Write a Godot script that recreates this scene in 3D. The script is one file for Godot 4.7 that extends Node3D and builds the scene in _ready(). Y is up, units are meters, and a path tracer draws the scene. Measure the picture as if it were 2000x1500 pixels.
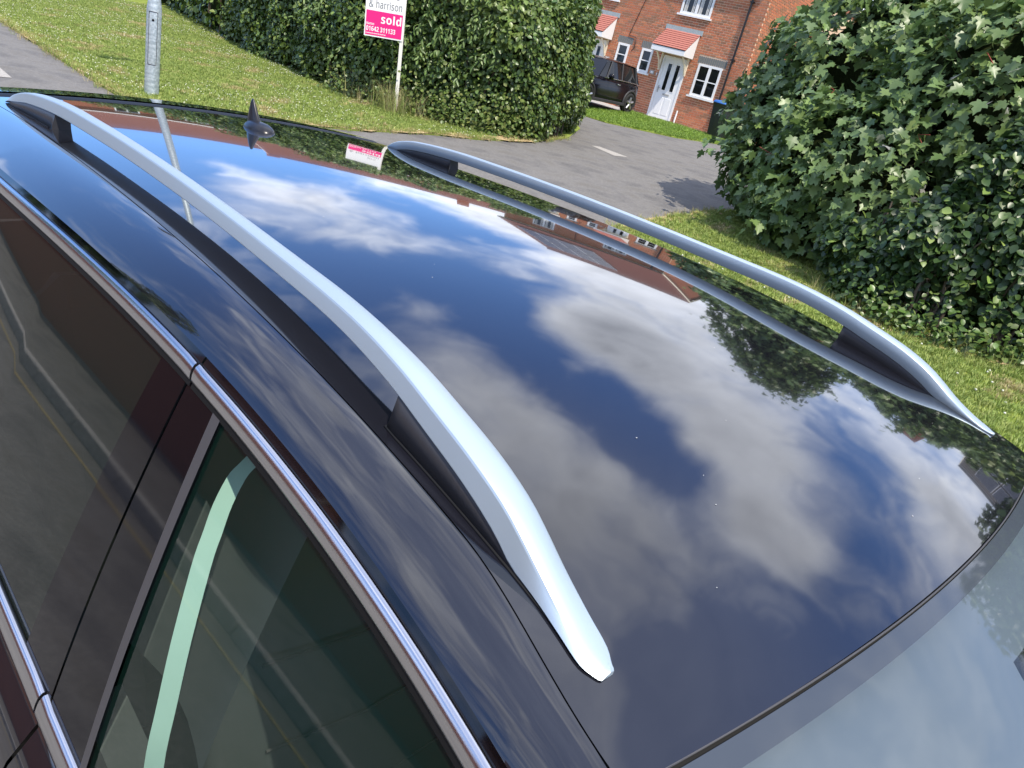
extends Node3D

# ---------------------------------------------------------------- helpers
var M := {}
var rng := RandomNumberGenerator.new()
const EYE := Vector3(1.17481, 1.92498, 0.95699)

class MB:
	var st := SurfaceTool.new()
	func _init():
		st.begin(Mesh.PRIMITIVE_TRIANGLES)
	func flat():
		st.set_smooth_group(-1)
		return self
	func smooth():
		st.set_smooth_group(0)
		return self
	func tint(c: Color):
		st.set_color(c)
		return self
	func tri(a: Vector3, b: Vector3, c: Vector3):   # counter-clockwise seen from outside
		st.add_vertex(a); st.add_vertex(c); st.add_vertex(b)
	func quad(a: Vector3, b: Vector3, c: Vector3, d: Vector3):
		tri(a, b, c); tri(a, c, d)
	func box(c: Vector3, s: Vector3, b := Basis()):
		flat()
		var x := b.x * s.x * 0.5
		var y := b.y * s.y * 0.5
		var z := b.z * s.z * 0.5
		quad(c - x - y + z, c + x - y + z, c + x + y + z, c - x + y + z)
		quad(c + x - y - z, c - x - y - z, c - x + y - z, c + x + y - z)
		quad(c + x - y + z, c + x - y - z, c + x + y - z, c + x + y + z)
		quad(c - x - y - z, c - x - y + z, c - x + y + z, c - x + y - z)
		quad(c - x + y + z, c + x + y + z, c + x + y - z, c - x + y - z)
		quad(c - x - y - z, c + x - y - z, c + x - y + z, c - x - y + z)
	func bevel_box(c: Vector3, s: Vector3, r: float, b := Basis()):
		flat()
		# box with chamfered edges round its z faces
		var h := s * 0.5
		var ring := [Vector2(h.x - r, -h.y), Vector2(h.x, -h.y + r), Vector2(h.x, h.y - r), Vector2(h.x - r, h.y), Vector2(-h.x + r, h.y), Vector2(-h.x, h.y - r), Vector2(-h.x, -h.y + r), Vector2(-h.x + r, -h.y)]
		var lay := [[-h.z, 1.0], [-h.z + r, 0.0], [h.z - r, 0.0], [h.z, 1.0]]
		var rows := []
		for l in lay:
			var row := []
			for p in ring:
				var q: Vector2 = p - Vector2(signf(p.x), signf(p.y)) * r * l[1]
				row.append(c + b * Vector3(q.x, q.y, l[0]))
			rows.append(row)
		for i in 3:
			for k in 8:
				var n := (k + 1) % 8
				quad(rows[i][k], rows[i][n], rows[i + 1][n], rows[i + 1][k])
		for k in range(1, 7):
			tri(rows[3][0], rows[3][k], rows[3][k + 1])
			tri(rows[0][0], rows[0][k + 1], rows[0][k])
	func loft(rows: Array, closed := false, flip := false):
		smooth()
		for i in rows.size() - 1:
			var n: int = rows[i].size()
			for j in (n if closed else n - 1):
				var k := (j + 1) % n
				if flip:
					quad(rows[i][j], rows[i + 1][j], rows[i + 1][k], rows[i][k])
				else:
					quad(rows[i][j], rows[i][k], rows[i + 1][k], rows[i + 1][j])
	func cap(row: Array, flip := false):
		flat()
		var m := Vector3.ZERO
		for p in row:
			m += p
		m /= row.size()
		for j in row.size():
			var k := (j + 1) % row.size()
			if flip:
				tri(m, row[k], row[j])
			else:
				tri(m, row[j], row[k])
	func tube(pts: Array, rad: Array, n := 8, caps := true):
		var rows := []
		for i in pts.size():
			var d: Vector3 = (pts[mini(i + 1, pts.size() - 1)] - pts[maxi(i - 1, 0)]).normalized()
			var u := d.cross(Vector3(0.31, 0.17, 0.93)).normalized()
			if u.length() < 0.5:
				u = d.cross(Vector3.UP).normalized()
			var v := d.cross(u)
			var row := []
			for k in n:
				var a := TAU * k / n
				row.append(pts[i] + (u * cos(a) + v * sin(a)) * rad[mini(i, rad.size() - 1)])
			rows.append(row)
		loft(rows, true)
		if caps:
			cap(rows[0], true)
			cap(rows[-1])
	func lathe(at: Vector3, axis: Basis, prof: Array, n := 20):   # profile (radius, height along axis.y)
		var rows := []
		for p in prof:
			var row := []
			for k in n:
				var a := TAU * k / n
				row.append(at + axis * Vector3(cos(a) * p.x, p.y, -sin(a) * p.x))
			rows.append(row)
		loft(rows, true)
	func done() -> ArrayMesh:
		st.generate_normals()
		return st.commit()

func surf(fn: Callable, nu: int, nv: int, flip := false) -> ArrayMesh:
	# smooth sheet over u,v in 0..1 with normals from finite differences
	var st := SurfaceTool.new()
	st.begin(Mesh.PRIMITIVE_TRIANGLES)
	var e := 0.002
	for i in nu + 1:
		for j in nv + 1:
			var u := float(i) / nu
			var v := float(j) / nv
			var p: Vector3 = fn.call(u, v)
			var du: Vector3 = fn.call(u + e, v) - fn.call(u - e, v)
			var dv: Vector3 = fn.call(u, v + e) - fn.call(u, v - e)
			var n := du.cross(dv).normalized()
			st.set_normal(-n if flip else n)
			st.set_uv(Vector2(u, v))
			st.add_vertex(p)
	for i in nu:
		for j in nv:
			var a := i * (nv + 1) + j
			var b := a + nv + 1
			# counter-clockwise a, b, b+1, a+1 when not flipped -> clockwise for Godot
			var q := [a, b + 1, b, a, a + 1, b + 1] if not flip else [a, b, b + 1, a, b + 1, a + 1]
			for k in q:
				st.add_index(k)
	return st.commit()

func lin(r: float, g: float, b: float, a := 1.0) -> Color:
	var c := Color(r, g, b).linear_to_srgb()
	c.a = a
	return c

func mk(nm: String, r: float, g: float, b: float, rough := 0.7, metal := 0.0, spec := 0.5) -> StandardMaterial3D:
	var m := StandardMaterial3D.new()
	m.resource_name = nm
	m.albedo_color = lin(r, g, b)
	m.roughness = rough
	m.metallic = metal
	m.metallic_specular = spec
	M[nm] = m
	return m

func noise_tex(size: int, freq: float, oct: int, ramp: Array, sd := 1, kind := FastNoiseLite.TYPE_SIMPLEX_SMOOTH) -> NoiseTexture2D:
	var n := FastNoiseLite.new()
	n.noise_type = kind
	n.seed = sd
	n.frequency = freq
	n.fractal_octaves = oct
	var t := NoiseTexture2D.new()
	t.width = size
	t.height = size
	t.seamless = true
	t.noise = n
	var g := Gradient.new()
	g.offsets = PackedFloat32Array(ramp.map(func(q): return q[0]))
	g.colors = PackedColorArray(ramp.map(func(q): return q[1]))
	t.color_ramp = g
	return t

func tri_tex(m: StandardMaterial3D, t: Texture2D, scale: float):
	m.albedo_texture = t
	m.uv1_triplanar = true
	m.uv1_world_triplanar = true
	m.uv1_scale = Vector3.ONE * scale

func bump(m: StandardMaterial3D, t: Texture2D, cm: float):
	m.heightmap_enabled = true
	m.heightmap_texture = t
	m.heightmap_scale = cm

var taken := {}
func numbered(nm: String) -> String:
	taken[nm] = taken.get(nm, -1) + 1
	return nm if taken[nm] == 0 else "%s_%03d" % [nm, taken[nm]]

func thing(nm: String, label: String, category: String, at := Vector3.ZERO, group := "") -> Node3D:
	var o := Node3D.new()
	o.name = numbered(nm)
	add_child(o)
	o.position = at
	o.set_meta("label", label)
	o.set_meta("category", category)
	if group:
		o.set_meta("group", group)
	return o

func part(parent: Node3D, nm: String, mesh: Mesh, m: Material, label := "") -> MeshInstance3D:
	# mesh in world coordinates; the part sits so that its thing's base is the origin of the thing
	var o := MeshInstance3D.new()
	o.name = nm
	o.mesh = mesh
	o.material_override = null
	for k in mesh.get_surface_count():
		o.set_surface_override_material(k, m)
	if parent != self and parent.get_parent() == self:
		o.position = -parent.position
	parent.add_child(o, true)
	if label:
		o.set_meta("label", label)
	return o

func structure(nm: String, mesh: Mesh, m: Material) -> MeshInstance3D:
	var o := part(self, nm, mesh, m)
	o.set_meta("kind", "structure")
	return o

func scatter(parent: Node3D, nm: String, mesh: Mesh, m: Material, xf: Array, cols: Array) -> MultiMeshInstance3D:
	var mm := MultiMesh.new()
	mm.transform_format = MultiMesh.TRANSFORM_3D
	mm.use_colors = true
	mm.mesh = mesh
	mm.instance_count = xf.size()
	for i in xf.size():
		mm.set_instance_transform(i, xf[i])
		mm.set_instance_color(i, cols[i])
	var o := MultiMeshInstance3D.new()
	o.name = nm
	o.multimesh = mm
	o.material_override = m
	if parent != self and parent.get_parent() == self:
		o.position = -parent.position
	parent.add_child(o, true)
	return o

func cubic(xs: Array, ys: Array, x: float) -> float:
	# Catmull-Rom through (xs, ys)
	var n := xs.size()
	if x <= xs[0]:
		return ys[0]
	if x >= xs[n - 1]:
		return ys[n - 1]
	var i := 0
	while xs[i + 1] < x:
		i += 1
	var h: float = xs[i + 1] - xs[i]
	var t: float = (x - xs[i]) / h
	var m0: float = (ys[i + 1] - ys[maxi(i - 1, 0)]) / (xs[i + 1] - xs[maxi(i - 1, 0)]) * h
	var m1: float = (ys[mini(i + 2, n - 1)] - ys[i]) / (xs[mini(i + 2, n - 1)] - xs[i]) * h
	var t2 := t * t
	var t3 := t2 * t
	return ys[i] * (2 * t3 - 3 * t2 + 1) + m0 * (t3 - 2 * t2 + t) + ys[i + 1] * (-2 * t3 + 3 * t2) + m1 * (t3 - t2)

func az(a: float, el: float, d: float) -> Vector3:
	# point at compass bearing a (0 = -Z, 90 = +X) and elevation el, d metres over the ground from the street spot (1.17, 0.96)
	return Vector3(EYE.x + d * sin(deg_to_rad(a)), EYE.y + d * tan(deg_to_rad(el)), EYE.z - d * cos(deg_to_rad(a)))

func ground_y(z: float) -> float:
	return clampf(0.05 * (-1.0 - z), 0.0, 0.87)

# ---------------------------------------------------------------- the build
func _ready():
	rng.seed = 7
	make_camera()
	make_sky()
	make_materials()
	build_ground()
	build_house()
	build_far_houses()
	build_left_hedge()
	build_right_trees()
	build_grass()
	build_car()
	build_mini()
	build_lamp_post()
	build_sign()
	build_bin()

func make_camera():
	var c := Camera3D.new()
	c.name = "camera"
	c.fov = 55.36
	c.near = 0.02
	c.far = 900.0
	var right := Vector3(0.6517188, 0.23632472, -0.72070329)
	var up := Vector3(-0.45546562, 0.88175231, -0.12273518)
	var back := Vector3(0.60647644, 0.4082444, 0.68229234)
	c.transform = Transform3D(Basis(right, up, back).orthonormalized(), EYE)
	add_child(c)
	c.current = true

const CLOUD := [[-75,7,0],[-72,9.5,0],[-79,10,0],[-70,6,0],[-84,8,0.1],[-88,16,0.2],[-76,15,0.35],[-74,22,0.3],[-67.1,6.6,0],[-63.1,7.9,0.1],[-60.9,9.1,0.0],[-55.7,10.4,0.0],[-51.4,12.6,0.05],[-60.0,7.4,0.5],[-55.2,7.6,0.9],[-49.3,8.1,0.9],[-44.9,8.3,0.85],[-39.1,12.5,0.75],[-32.7,14.4,0.7],[-27.9,17.6,0.65],[-68.5,11.8,0.5],[-65.3,14.0,0.75],[-62.1,14.8,0.8],[-58.8,15.5,0.6],[-56.2,16.4,0.35],[-66.5,18.6,0.35],[-64.3,21.9,0.1],[-58.0,22.6,0],[-50.2,23.9,0],[-44.8,28.9,0.05],[-44.3,16.0,0.3],[-41.1,21.3,0.35],[-37.8,24.4,0.8],[-33.7,24.0,0.95],[-26.7,27.4,0.95],[-43.0,24.9,0.15],[-39.2,31.1,0.05],[-30.8,35.0,0],[-22.5,37.3,0.05],[-15.4,38.6,0.2],[-10.3,40.8,0.5],[-51.3,27.5,0.5],[-52.4,31.5,0.4],[-56.0,26.1,0.15],[-46.5,33.4,0.65],[-42.3,37.6,0.7],[-33.8,41.7,0.75],[-23.6,45.0,0.8],[-35.0,45.7,0.7],[-14.4,45.4,0.7],[-6.1,44.3,0.6],[-16.3,32.0,0.95],[-10.0,31.0,0.95],[-5.6,36.3,0.9],[1.8,35.5,0.8],[-2.1,29.8,0.55],[-11.5,21.3,0.5],[-17.3,21.2,0.45],[-21.8,21.2,0.6],[-7.7,22.2,0.42],[-4.0,22.8,0.4],[2.1,25.0,0.42],[0.7,20.6,0.6],[4.0,20.3,0.7],[5.1,29.9,0.33],[7.4,34.6,0.36],[5.5,41.4,0.42],[6.8,47.3,0.35],[1.0,53.5,0.4],[-8.8,52.3,0.5],[14.3,54.3,0.4],[12.1,38.6,0.3],[-8.0,55.7,0.5]]

func make_sky():
	var W := 2048
	var H := 1024
	# how much cloud stands where, on a 2-degree grid
	var gw := 180
	var gh := 46
	var cover := PackedFloat32Array()
	cover.resize(gw * gh)
	for j in gh:
		var el := j * 2.0
		var ce := cos(deg_to_rad(el))
		for i in gw:
			var a := i * 2.0 - 180.0
			var sw := 0.000012
			var s := 0.42 * sw
			for c in CLOUD:
				var da: float = wrapf(a - c[0], -180.0, 180.0) * ce
				var de: float = el - c[1]
				var w: float = 1.0 / pow(da * da + de * de + 5.0, 1.8)
				sw += w
				s += w * c[2]
			cover[j * gw + i] = s / sw
	var n1 := FastNoiseLite.new()
	n1.noise_type = FastNoiseLite.TYPE_SIMPLEX_SMOOTH
	n1.seed = 21
	n1.frequency = 0.95
	n1.fractal_octaves = 6
	n1.fractal_gain = 0.55
	var n2 := FastNoiseLite.new()
	n2.noise_type = FastNoiseLite.TYPE_SIMPLEX_SMOOTH
	n2.seed = 5
	n2.frequency = 0.9
	n2.fractal_octaves = 5
	var data := PackedFloat32Array()
	data.resize(W * H * 4)
	var top := Vector3(0.045, 0.120, 0.36)
	var low := Vector3(0.19, 0.42, 0.86)
	for y in H:
		var el := 90.0 - (y + 0.5) * 180.0 / H
		var sy := sin(deg_to_rad(el))
		var cy := cos(deg_to_rad(el))
		for x in W:
			var k := (y * W + x) * 4
			data[k + 3] = 1.0
			if el < -1.0:
				data[k] = 0.16; data[k + 1] = 0.17; data[k + 2] = 0.16
				continue
			var a := wrapf((x + 0.5) * 360.0 / W, -180.0, 180.0)
			var t := pow(clampf(1.0 - sy, 0.0, 1.0), 3.2)
			var sky := top.lerp(low, t)
			var p := Vector3(sin(deg_to_rad(a)) * cy, 0, -cos(deg_to_rad(a)) * cy) / (maxf(sy, 0.0) + 0.14)
			var fx := (a + 180.0) / 2.0
			var fy := clampf(el / 2.0, 0.0, 44.99)
			var i0 := int(fx) % gw
			var i1 := (i0 + 1) % gw
			var j0 := int(fy)
			var ux := fx - floorf(fx)
			var uy := fy - j0
			var cv := lerpf(lerpf(cover[j0 * gw + i0], cover[j0 * gw + i1], ux), lerpf(cover[(j0 + 1) * gw + i0], cover[(j0 + 1) * gw + i1], ux), uy)
			# wisps: the cloud edge is torn by two scales of noise, stretched along the wind
			var wx := p.x * 1.1 + 0.35 * n2.get_noise_3d(p.x * 2.0, 1.3, p.z * 2.0)
			var wz := p.z * 1.5 + 0.35 * n2.get_noise_3d(p.x * 2.0, 6.1, p.z * 2.0)
			var f := n1.get_noise_3d(wx, 3.7, wz)
			var f2 := n1.get_noise_3d(wx * 4.1 + 9.0, 1.7, wz * 4.1)
			var soft := smoothstep(30.0, 56.0, el)
			var body := (cv - 0.5) * 1.30 + 0.33 + f * 0.50 + f2 * (0.16 - 0.06 * soft)
			var d := maxf(smoothstep(-0.08, 0.66, body), lerpf(0.02, 0.30, soft))
			var g := n2.get_noise_3d(p.x * 1.7 + 5.0, 8.1, p.z * 1.7)
			var lum := 0.90 + 0.34 * g + 0.22 * f2 - 0.30 * smoothstep(0.3, 1.0, body)
			lum = clampf(lum, 0.40, 1.3)
			var cl := Vector3(lum * 0.945, lum * 0.98, lum * 1.06)
			var c := sky.lerp(cl, d * 0.90)
			data[k] = c.x; data[k + 1] = c.y; data[k + 2] = c.z
	var im := Image.create_from_data(W, H, false, Image.FORMAT_RGBAF, data.to_byte_array())
	var pm := PanoramaSkyMaterial.new()
	pm.panorama = ImageTexture.create_from_image(im)
	var sky_res := Sky.new()
	sky_res.sky_material = pm
	var env := Environment.new()
	env.background_mode = Environment.BG_SKY
	env.sky = sky_res
	env.tonemap_mode = Environment.TONE_MAPPER_LINEAR
	env.tonemap_exposure = 1.62
	env.background_energy_multiplier = 1.45
	env.sdfgi_enabled = true
	env.ssao_enabled = true
	env.ssil_enabled = true
	var we := WorldEnvironment.new()
	we.name = "world_environment"
	we.environment = env
	add_child(we)
	var sun := DirectionalLight3D.new()
	sun.name = "sun"
	sun.light_energy = 1.15
	sun.light_color = Color(1.0, 0.96, 0.90)
	sun.light_angular_distance = 0.5
	sun.shadow_enabled = true
	add_child(sun)
	var a := deg_to_rad(110.5)
	var e := deg_to_rad(60.0)
	sun.look_at_from_position(Vector3(sin(a) * cos(e), sin(e), -cos(a) * cos(e)) * 60.0, Vector3.ZERO)

func make_materials():
	# asphalt
	var m := mk("asphalt", 1, 1, 1, 0.85)
	tri_tex(m, noise_tex(1024, 0.03, 6, [[0.0, lin(0.140, 0.134, 0.125)], [0.45, lin(0.152, 0.146, 0.136)], [0.6, lin(0.168, 0.161, 0.149)], [1.0, lin(0.195, 0.186, 0.172)]], 3), 0.55)
	m.detail_enabled = true
	m.detail_blend_mode = BaseMaterial3D.BLEND_MODE_MUL
	m.detail_albedo = noise_tex(512, 0.004, 4, [[0.0, Color(0.82, 0.82, 0.83)], [0.5, Color(1, 1, 1)], [1.0, Color(0.9, 0.89, 0.87)]], 8)
	m.detail_uv_layer = BaseMaterial3D.DETAIL_UV_1
	bump(m, noise_tex(512, 0.12, 3, [[0.0, Color.BLACK], [1.0, Color.WHITE]], 4), 0.5)
	# lawn soil and thatch under the blades
	m = mk("lawn", 1, 1, 1, 0.9, 0.0, 0.2)
	tri_tex(m, noise_tex(1024, 0.012, 6, [[0.0, lin(0.13, 0.19, 0.03)], [0.4, lin(0.19, 0.25, 0.045)], [0.65, lin(0.24, 0.29, 0.06)], [0.85, lin(0.29, 0.31, 0.09)], [1.0, lin(0.36, 0.33, 0.13)]], 11), 0.35)
	m = mk("dry_edge", 1, 1, 1, 0.95, 0.0, 0.2)
	tri_tex(m, noise_tex(512, 0.03, 5, [[0.0, lin(0.25, 0.19, 0.09)], [0.5, lin(0.48, 0.36, 0.20)], [1.0, lin(0.58, 0.47, 0.30)]], 12), 0.9)
	m = mk("concrete", 1, 1, 1, 0.85)
	tri_tex(m, noise_tex(512, 0.03, 5, [[0.0, lin(0.30, 0.29, 0.27)], [1.0, lin(0.46, 0.44, 0.41)]], 13), 0.6)
	m = mk("road_paint", 1, 1, 1, 0.8)
	tri_tex(m, noise_tex(512, 0.04, 5, [[0.0, lin(0.22, 0.21, 0.19)], [0.5, lin(0.34, 0.32, 0.29)], [1.0, lin(0.44, 0.42, 0.38)]], 14), 1.5)
	m = mk("yellow_paint", 1, 1, 1, 0.8)
	tri_tex(m, noise_tex(512, 0.04, 5, [[0.0, lin(0.26, 0.20, 0.08)], [1.0, lin(0.44, 0.35, 0.14)]], 15), 1.5)
	# car
	m = mk("car_paint", 0.0075, 0.0075, 0.0108, 0.06, 0.0, 0.54)
	m.clearcoat_enabled = true
	m.clearcoat = 1.0
	m.clearcoat_roughness = 0.015
	m = mk("satin_aluminium", 0.47, 0.56, 0.62, 0.42, 0.62)
	m = mk("chrome", 0.62, 0.62, 0.64, 0.19, 1.0)
	mk("rail_foot", 0.028, 0.028, 0.032, 0.45)
	mk("screen_frit", 0.050, 0.060, 0.074, 0.05)
	mk("fin_black", 0.010, 0.010, 0.013, 0.30)
	mk("gloss_black", 0.004, 0.004, 0.006, 0.05)
	mk("rubber", 0.008, 0.008, 0.008, 0.55, 0.0, 0.3)
	mk("pillar_trim", 0.055, 0.053, 0.056, 0.45)
	mk("seat_leather", 0.055, 0.072, 0.066, 0.42)
	mk("headliner", 0.30, 0.32, 0.31, 0.95)
	mk("cabin_trim", 0.065, 0.085, 0.078, 0.6)
	mk("dash_pale", 0.42, 0.46, 0.47, 0.75)
	mk("belt_webbing", 0.44, 0.76, 0.60, 0.7)  # mint of light through green glass, painted onto grey webbing
	mk("added_screen_sheet", 0.10, 0.135, 0.165, 0.6)
	mk("stitch", 0.06, 0.065, 0.06, 0.8)
	mk("tyre", 0.015, 0.015, 0.015, 0.8)
	mk("alloy", 0.55, 0.55, 0.56, 0.32, 0.9)
	mk("dust", 0.6, 0.6, 0.58, 0.9)
	mk("red_lens", 0.25, 0.01, 0.01, 0.15)
	mk("amber_lens", 0.5, 0.2, 0.03, 0.2)
	m = mk("door_glass", 0.006, 0.028, 0.019, 0.03)
	m.albedo_color.a = 0.32
	m.transparency = BaseMaterial3D.TRANSPARENCY_ALPHA
	m = mk("privacy_glass", 0.010, 0.014, 0.012, 0.03)
	m.albedo_color.a = 0.90
	m.transparency = BaseMaterial3D.TRANSPARENCY_ALPHA
	m = mk("windscreen_glass", 0.03, 0.045, 0.045, 0.03)
	m.albedo_color.a = 0.16
	m.transparency = BaseMaterial3D.TRANSPARENCY_ALPHA
	# buildings
	m = mk("brick", 1, 1, 1, 0.88)
	m.vertex_color_use_as_albedo = true
	m.albedo_texture = noise_tex(512, 0.05, 4, [[0.0, Color(0.72, 0.70, 0.68)], [0.5, Color(0.95, 0.93, 0.92)], [1.0, Color(1, 1, 1)]], 31)
	m.uv1_triplanar = true
	m.uv1_world_triplanar = true
	m.uv1_scale = Vector3.ONE * 2.0
	mk("mortar", 0.68, 0.48, 0.34, 0.95)
	m = mk("far_brick", 1, 1, 1, 0.9)
	tri_tex(m, noise_tex(512, 0.08, 4, [[0.0, lin(0.17, 0.065, 0.04)], [0.5, lin(0.28, 0.10, 0.06)], [1.0, lin(0.38, 0.17, 0.11)]], 32), 0.8)
	m = mk("roof_tile", 1, 1, 1, 0.85)
	tri_tex(m, noise_tex(512, 0.05, 5, [[0.0, lin(0.10, 0.042, 0.03)], [0.5, lin(0.16, 0.066, 0.048)], [1.0, lin(0.23, 0.10, 0.07)]], 33), 0.5)
	m = mk("grey_tile", 1, 1, 1, 0.85)
	tri_tex(m, noise_tex(512, 0.05, 5, [[0.0, lin(0.06, 0.055, 0.052)], [1.0, lin(0.13, 0.12, 0.115)]], 34), 0.5)
	m = mk("canopy_tile", 1, 1, 1, 0.8)
	tri_tex(m, noise_tex(512, 0.05, 5, [[0.0, lin(0.36, 0.125, 0.095)], [1.0, lin(0.46, 0.185, 0.145)]], 35), 1.5)
	mk("white_upvc", 0.80, 0.80, 0.80, 0.35)
	mk("cream_wood", 0.72, 0.66, 0.52, 0.6)
	m = mk("lead", 1, 1, 1, 0.6)
	tri_tex(m, noise_tex(256, 0.05, 4, [[0.0, lin(0.26, 0.33, 0.34)], [1.0, lin(0.42, 0.47, 0.48)]], 36), 1.0)
	mk("grey_brick", 0.16, 0.17, 0.17, 0.85)
	mk("pane", 0.008, 0.010, 0.011, 0.05)
	mk("curtain", 0.55, 0.54, 0.52, 0.9)
	mk("black_pipe", 0.012, 0.012, 0.013, 0.4)
	mk("solar_cell", 0.018, 0.022, 0.035, 0.15)
	mk("solar_frame", 0.55, 0.56, 0.58, 0.4, 0.5)
	mk("door_white", 0.78, 0.79, 0.80, 0.3)
	mk("plate_grey", 0.35, 0.35, 0.35, 0.5)
	# things
	m = mk("galvanised", 1, 1, 1, 0.50, 0.35)
	tri_tex(m, noise_tex(512, 0.02, 5, [[0.0, lin(0.26, 0.31, 0.34)], [0.45, lin(0.38, 0.45, 0.48)], [0.62, lin(0.48, 0.55, 0.58)], [1.0, lin(0.68, 0.74, 0.76)]], 41), 2.0)
	mk("sign_white", 0.80, 0.80, 0.80, 0.5)
	mk("sign_post", 0.74, 0.72, 0.66, 0.7)
	mk("sign_pink", 0.80, 0.008, 0.19, 0.5)
	mk("sign_text", 0.16, 0.17, 0.17, 0.6)
	mk("mini_paint", 0.005, 0.005, 0.008, 0.12, 0.0, 0.38)
	mk("mini_trim", 0.03, 0.03, 0.033, 0.6)
	mk("mini_glass", 0.010, 0.011, 0.012, 0.04)
	mk("bin_grey", 0.030, 0.036, 0.042, 0.5)
	mk("bin_blue", 0.03, 0.14, 0.45, 0.5)
	# vegetation
	for q in [["leaf_gloss", 0.38, 0.68], ["leaf_maple", 0.40, 0.76], ["grass_blade", 0.6, 0.70], ["petal", 0.7, 0.5]]:
		m = mk(q[0], 1, 1, 1, q[1])
		m.vertex_color_use_as_albedo = true
		m.backlight_enabled = true
		m.backlight = Color(q[2], q[2], q[2])
		m.cull_mode = BaseMaterial3D.CULL_DISABLED
	m = mk("hedge_core", 1, 1, 1, 0.95, 0.0, 0.1)  # near-black green for filler meshes, shade between the leaves painted as colour
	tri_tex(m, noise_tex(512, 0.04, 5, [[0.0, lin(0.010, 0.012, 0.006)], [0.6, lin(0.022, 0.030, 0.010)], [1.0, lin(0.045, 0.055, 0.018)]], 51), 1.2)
	m = mk("bark", 1, 1, 1, 0.9)
	tri_tex(m, noise_tex(512, 0.04, 5, [[0.0, lin(0.06, 0.045, 0.03)], [1.0, lin(0.16, 0.125, 0.09)]], 52), 3.0)
	mk("red_stalk", 0.30, 0.05, 0.035, 0.6)
	mk("gap_shade", 0.004, 0.004, 0.004, 0.9)  # near-black that stands in for shade in gaps, joints and arches

# ---------------------------------------------------------------- ground and roads
const SIDE_LEFT := [Vector2(-9.75, -2.4), Vector2(-9.3, -3.3), Vector2(-9.0, -4.3), Vector2(-8.8, -5.3), Vector2(-8.92, -6.4), Vector2(-8.9, -7.15), Vector2(-8.78, -7.7), Vector2(-8.92, -9.2), Vector2(-9.55, -10.8), Vector2(-10.8, -12.5), Vector2(-12.5, -13.9), Vector2(-24, -14.2)]
const STRIP_EDGE := [Vector2(-24, -14.9), Vector2(-12.94, -14.80), Vector2(-12.08, -14.86), Vector2(-11.45, -15.56), Vector2(-10.8, -16.3), Vector2(-10.55, -17.5), Vector2(-9.0, -20.5), Vector2(-4.0, -26)]
const SIDE_RIGHT := [Vector2(0.0, -25), Vector2(-4.2, -17), Vector2(-4.9, -12), Vector2(-4.75, -9.2), Vector2(-4.6, -8.0), Vector2(-4.4, -7.1), Vector2(-4.24, -6.2), Vector2(-4.0, -4.0), Vector2(-3.4, -2.4)]

func sheet(poly: Array, off: float, skirt := 0.0) -> ArrayMesh:
	var mb := MB.new()
	mb.flat()
	var bands := [[200.0, -1.0], [-1.0, -18.4], [-18.4, -250.0]]
	var pp := PackedVector2Array(poly)
	if not Geometry2D.is_polygon_clockwise(pp):
		pp.reverse()
	for b in bands:
		var clip := PackedVector2Array([Vector2(-400, b[1]), Vector2(400, b[1]), Vector2(400, b[0]), Vector2(-400, b[0])])
		for piece in Geometry2D.intersect_polygons(pp, clip):
			var ix := Geometry2D.triangulate_polygon(piece)
			for k in range(0, ix.size(), 3):
				var v := []
				for q in 3:
					var p: Vector2 = piece[ix[k + q]]
					v.append(Vector3(p.x, ground_y(p.y) + off, p.y))
				if (v[1] - v[0]).cross(v[2] - v[0]).y > 0:
					mb.tri(v[0], v[1], v[2])
				else:
					mb.tri(v[0], v[2], v[1])
	if skirt > 0.0:
		for i in pp.size():
			var a := pp[i]
			var b := pp[(i + 1) % pp.size()]
			var av := Vector3(a.x, ground_y(a.y) + off, a.y)
			var bv := Vector3(b.x, ground_y(b.y) + off, b.y)
			mb.quad(av, bv, bv - Vector3(0, skirt, 0), av - Vector3(0, skirt, 0))
	return mb.done()

func ribbon(line: Array, w0: float, w1: float, off: float, jitter := 0.0) -> ArrayMesh:
	# strip along a ground line, from w0 to w1 metres to its left, with uneven edges
	var mb := MB.new()
	mb.flat()
	var pts := []
	for i in line.size() - 1:
		var n := maxi(1, int(line[i].distance_to(line[i + 1]) / 0.25))
		for k in n:
			pts.append(line[i].lerp(line[i + 1], float(k) / n))
	pts.append(line[-1])
	var prev := []
	for i in pts.size():
		var d: Vector2 = (pts[mini(i + 1, pts.size() - 1)] - pts[maxi(i - 1, 0)]).normalized()
		var nrm := Vector2(d.y, -d.x)
		var a: Vector2 = pts[i] + nrm * (w0 + rng.randf_range(-jitter, jitter))
		var b: Vector2 = pts[i] + nrm * (w1 + rng.randf_range(-jitter, jitter))
		var row := [Vector3(a.x, ground_y(a.y) + off, a.y), Vector3(b.x, ground_y(b.y) + off, b.y)]
		if prev:
			if (prev[1] - prev[0]).cross(row[1] - prev[0]).y > 0:
				mb.quad(prev[0], prev[1], row[1], row[0])
			else:
				mb.quad(prev[0], row[0], row[1], prev[1])
		prev = row
	return mb.done()

var lawn_left := []
var lawn_right := []
var lawn_house := []

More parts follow.
